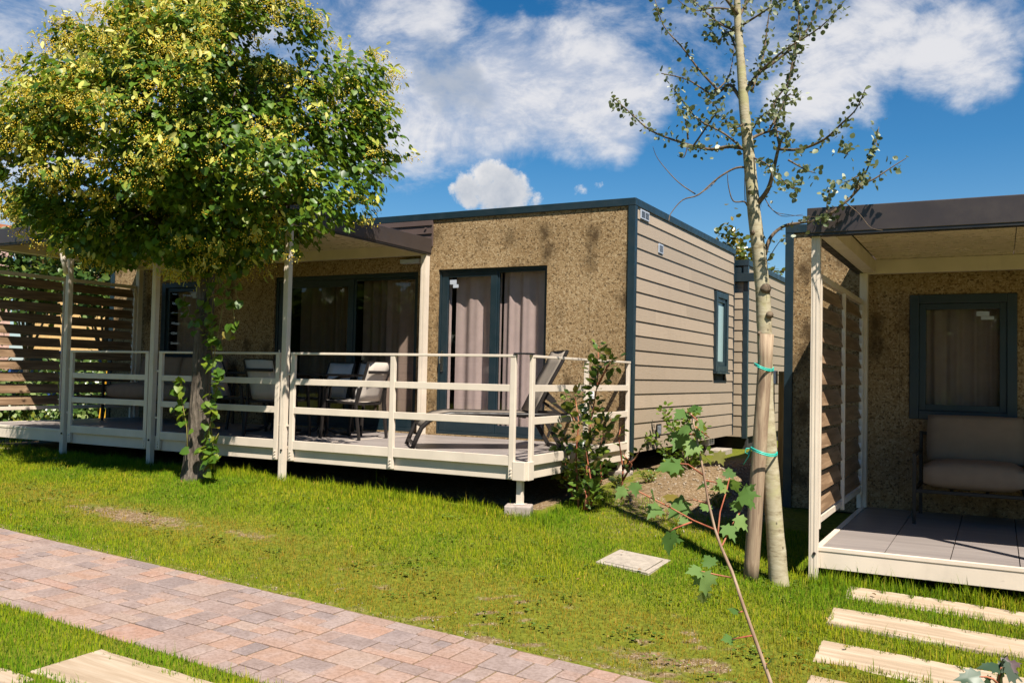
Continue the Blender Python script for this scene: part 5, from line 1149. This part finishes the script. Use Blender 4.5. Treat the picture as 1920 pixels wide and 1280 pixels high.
def clover():
    nc = 120; cx = rng.uniform(-7.5, 3.2, nc); cy = rng.uniform(-5.0, -2.9, nc); m_ = 14; X = np.repeat(cx, m_)+rng.normal(0, .07, nc*m_); Y = np.repeat(cy, m_)+rng.normal(0, .05, nc*m_)
    k_ = (Y > PATH_T+.05) & ~((X < .1) & (Y > -2.7)) & ~((X > 2.5) & (Y > -2.75)) & ~((np.abs(X-HATCH[0]) < .3) & (np.abs(Y-HATCH[1]) < .3)) & ~((X-LB.x)**2+(Y-LB.y)**2 < .04)
    for x0, x1, y0, y1 in slabs: k_ &= ~((X > x0-.04) & (X < x1) & (Y > y0-.04) & (Y < y1+.04))
    X, Y = X[k_], Y[k_]; N = len(X); P = np.stack([X, Y, ground(X, Y)+rng.uniform(.02, .034, N)], -1)
    parts = []; a0 = rng.uniform(0, 2*PI, N)
    for q in range(3):
        a = a0+q*2*PI/3; D = np.stack([np.cos(a), np.sin(a), .15+0*a], -1); x_, y_, z_ = frames(D, norm(np.array([0, 0, 1.])+.25*rng.normal(0, 1, (N, 3)))); parts.append(scatter(OVAL*np.array([1.2, 1, 1]), HEART_F, P, x_, y_, z_, rng.uniform(.010, .018, N)))
    V, L, s_ = merge(parts); o = np_mesh('clover', V, L, s_, M['shrub_leaf']); tag(o, 'small clover patches growing through the lawn', 'clover', kind='stuff')
clover()
# a few long grass stalks by the dark gap under the deck
for x, y, hgt, lab in ((705, 915, .30, 'tall grass stalk with a bent seed head left of the deck middle post'), (722, 925, .16, 'short dry grass stalk below the deck middle post')):
    b = pg(x, y); r = empty('grass_stalk', b, 0, lab, 'grass stalk'); m = MB()
    for q in range(4):
        dx_, dy_ = random.uniform(-.1, .05), random.uniform(-.05, .05); m.tube([(0, 0, -.01), (dx_*.3, dy_*.3, hgt*.6), (dx_, dy_, hgt*(.8+.1*q)), (dx_*1.8, dy_*1.5, hgt*(.78+.1*q))], [.003, .0025, .002, .001], 4)
    m.build('blade', M['grass'], r)

# ------------------------------------------------------------------ light and sky
SUN = Vector((.52, -.45, 1.0)).normalized()
sd = bpy.data.lights.new('sun', 'SUN'); sd.energy = 5.0; sd.angle = math.radians(.53); sd.color = (1, .93, .82)
so = bpy.data.objects.new('sun', sd); COL.objects.link(so); so.rotation_euler = SUN.to_track_quat('Z', 'Y').to_euler()

w = bpy.data.worlds.new('World'); S.world = w; w.use_nodes = True
class WT(NT):
    def __init__(self, tree): self.t = tree; tree.nodes.clear(); self.out = self.n('ShaderNodeOutputWorld')
k = WT(w.node_tree)
sky = k.n('ShaderNodeTexSky', sky_type='NISHITA'); sky.sun_disc = False; sky.sun_elevation = math.asin(SUN.z); sky.sun_rotation = math.atan2(SUN.x, SUN.y)
sky.altitude = 300; sky.air_density = 1.0; sky.dust_density = .35; sky.ozone_density = 2.5
hs = k.n('ShaderNodeHueSaturation'); hs.inputs['Saturation'].default_value = 1.62; hs.inputs['Value'].default_value = .95; k.l(sky.outputs[0], hs.inputs['Color'])
tcz = k.n('ShaderNodeSeparateXYZ'); k.l(k.n('ShaderNodeTexCoord').outputs['Generated'], tcz.inputs[0])
haze = k.math('POWER', k.math('SUBTRACT', 1, k.math('MINIMUM', k.math('MAXIMUM', tcz.outputs[2], 0), 1)), 5)
hz = k.mix(k.math('MULTIPLY', haze, .42), hs.outputs[0], (5.9, 8.3, 10.6))
bg = k.n('ShaderNodeBackground'); k.l(hz, bg.inputs[0]); bg.inputs[1].default_value = .050
tc = k.n('ShaderNodeTexCoord'); dirv = tc.outputs['Generated']
def vmath(op, a, b=None, scale=None):
    nd = k.n('ShaderNodeVectorMath', operation=op); k.val(nd.inputs[0], a)
    if b is not None: k.val(nd.inputs[1], b)
    if scale is not None: nd.inputs['Scale'].default_value = scale
    return nd
def nz(scale, detail, rough, src=None):
    nd = k.n('ShaderNodeTexNoise'); nd.inputs['Scale'].default_value = scale; nd.inputs['Detail'].default_value = detail; nd.inputs['Roughness'].default_value = rough; k.l(src or dirv, nd.inputs['Vector']); return nd
wc = vmath('SUBTRACT', nz(5, 8, .6).outputs['Color'], (.5, .5, .5)).outputs[0]
warp = vmath('NORMALIZE', vmath('ADD', dirv, vmath('SCALE', wc, scale=.10).outputs[0]).outputs[0]).outputs[0]
wc2 = vmath('SUBTRACT', nz(28, 6, .55).outputs['Color'], (.5, .5, .5)).outputs[0]
warp2 = vmath('NORMALIZE', vmath('ADD', dirv, vmath('SCALE', wc2, scale=.022).outputs[0]).outputs[0]).outputs[0]
def blobs(lst, src, outer=1.35, inner=.25):
    acc = None
    for x, y, r, wgt in lst:
        d = norm(ray(x, y)); dt = k.n('ShaderNodeVectorMath', operation='DOT_PRODUCT'); k.l(src, dt.inputs[0]); dt.inputs[1].default_value = tuple(d)
        a = r/F_PX; f = k.maprange(dt.outputs['Value'], math.cos(a*outer), math.cos(a*inner), 0, wgt)
        acc = f if acc is None else k.math('MAXIMUM', acc, f)
    return acc
white = [(1130, 200, 95, 1), (1040, 185, 105, 1), (930, 195, 110, 1), (830, 210, 100, .95), (720, 190, 130, .9), (770, 110, 130, .75), (1190, 195, 70, .85), (640, 140, 170, .7), (960, 140, 80, .8),
         (450, 70, 280, .62), (150, 150, 270, .66), (30, 290, 150, .55), (560, 30, 190, .62), (60, 30, 130, .45),
         (1570, 125, 95, .95), (1515, 165, 72, .9), (1640, 70, 92, .85), (1795, 92, 76, .95), (1845, 122, 55, .8), (1690, 20, 90, .6), (1470, 60, 130, .55), (1880, 40, 65, .55), (1350, 90, 140, .48), (1250, 60, 110, .42), (1100, 25, 80, .44)]
mask = blobs(white, warp, 1.6, .1)
st2 = k.n('ShaderNodeMapping'); st2.inputs['Scale'].default_value = (1, 1, 1.8); st2.inputs['Rotation'].default_value = (.15, .35, .2); k.l(dirv, st2.inputs[0])
fn = k.noise(st2.outputs[0], 8, 12, .66, .5); fn2 = k.noise(st2.outputs[0], 26, 8, .6, .3)
dn = k.math('ADD', k.math('MULTIPLY', mask, 1.5), k.math('ADD', k.math('MULTIPLY', k.math('SUBTRACT', fn, .5), 2.1), k.math('MULTIPLY', k.math('SUBTRACT', fn2, .5), .7)))
alpha = k.maprange(dn, .42, 1.6)
cum = k.math('ADD', blobs([(922, 352, 37, 1), (878, 360, 25, 1), (958, 360, 29, 1), (908, 335, 19, 1), (938, 331, 17, 1), (982, 368, 14, .75), (855, 357, 13, .75), (1003, 376, 13, .55), (1093, 358, 12, .40), (1122, 349, 8, .36)], warp2, 1.7, .1), k.math('MULTIPLY', k.math('SUBTRACT', nz(75, 8, .7).outputs[0], .5), 1.5))
cal = k.maprange(cum, .22, .85)
shade = blobs([(798, 108, 34, .8), (822, 135, 44, 1), (852, 165, 46, 1), (880, 188, 34, .9), (836, 188, 30, .8)], warp, 1.6, .1)
shl = k.maprange(k.math('ADD', shade, k.math('MULTIPLY', k.math('SUBTRACT', fn, .5), 1.8)), .25, 1.2)
ccol = k.mix(k.math('MULTIPLY', shl, .75), k.mix(k.maprange(k.math('ADD', fn, k.math('MULTIPLY', k.math('SUBTRACT', fn2, .5), .6)), .36, .62), (.72, .76, .87), (.99, .98, 1.0)), (.40, .48, .61))
cumsh = blobs([(935, 368, 46, 1), (882, 368, 32, .9), (918, 350, 20, .6), (985, 374, 20, .8)], warp2, 1.6, .1)
ccol2 = k.mix(k.math('MULTIPLY', k.math('ADD', cumsh, k.math('MULTIPLY', k.math('SUBTRACT', nz(48, 6, .6).outputs[0], .5), 1.3)), .75), (1.0, .98, .97), (.50, .56, .66))
cb = k.n('ShaderNodeBackground'); k.val(cb.inputs[0], ccol); cb.inputs[1].default_value = .41
cb2 = k.n('ShaderNodeBackground'); k.val(cb2.inputs[0], ccol2); cb2.inputs[1].default_value = .43
m1 = k.n('ShaderNodeMixShader'); k.l(k.math('MULTIPLY', alpha, .92), m1.inputs[0]); k.l(bg.outputs[0], m1.inputs[1]); k.l(cb.outputs[0], m1.inputs[2])
m2 = k.n('ShaderNodeMixShader'); k.l(cal, m2.inputs[0]); k.l(m1.outputs[0], m2.inputs[1]); k.l(cb2.outputs[0], m2.inputs[2])
k.l(m2.outputs[0], k.out.inputs[0])

vs = S.view_settings; vs.view_transform = 'Standard'; vs.look = 'None'; vs.exposure = 1.05; vs.gamma = 1; vs.use_curve_mapping = False
cy = S.cycles; cy.max_bounces = 8; cy.transparent_max_bounces = 12; cy.diffuse_bounces = 3; cy.glossy_bounces = 3; cy.caustics_reflective = False; cy.caustics_refractive = False
cy.use_denoising = True
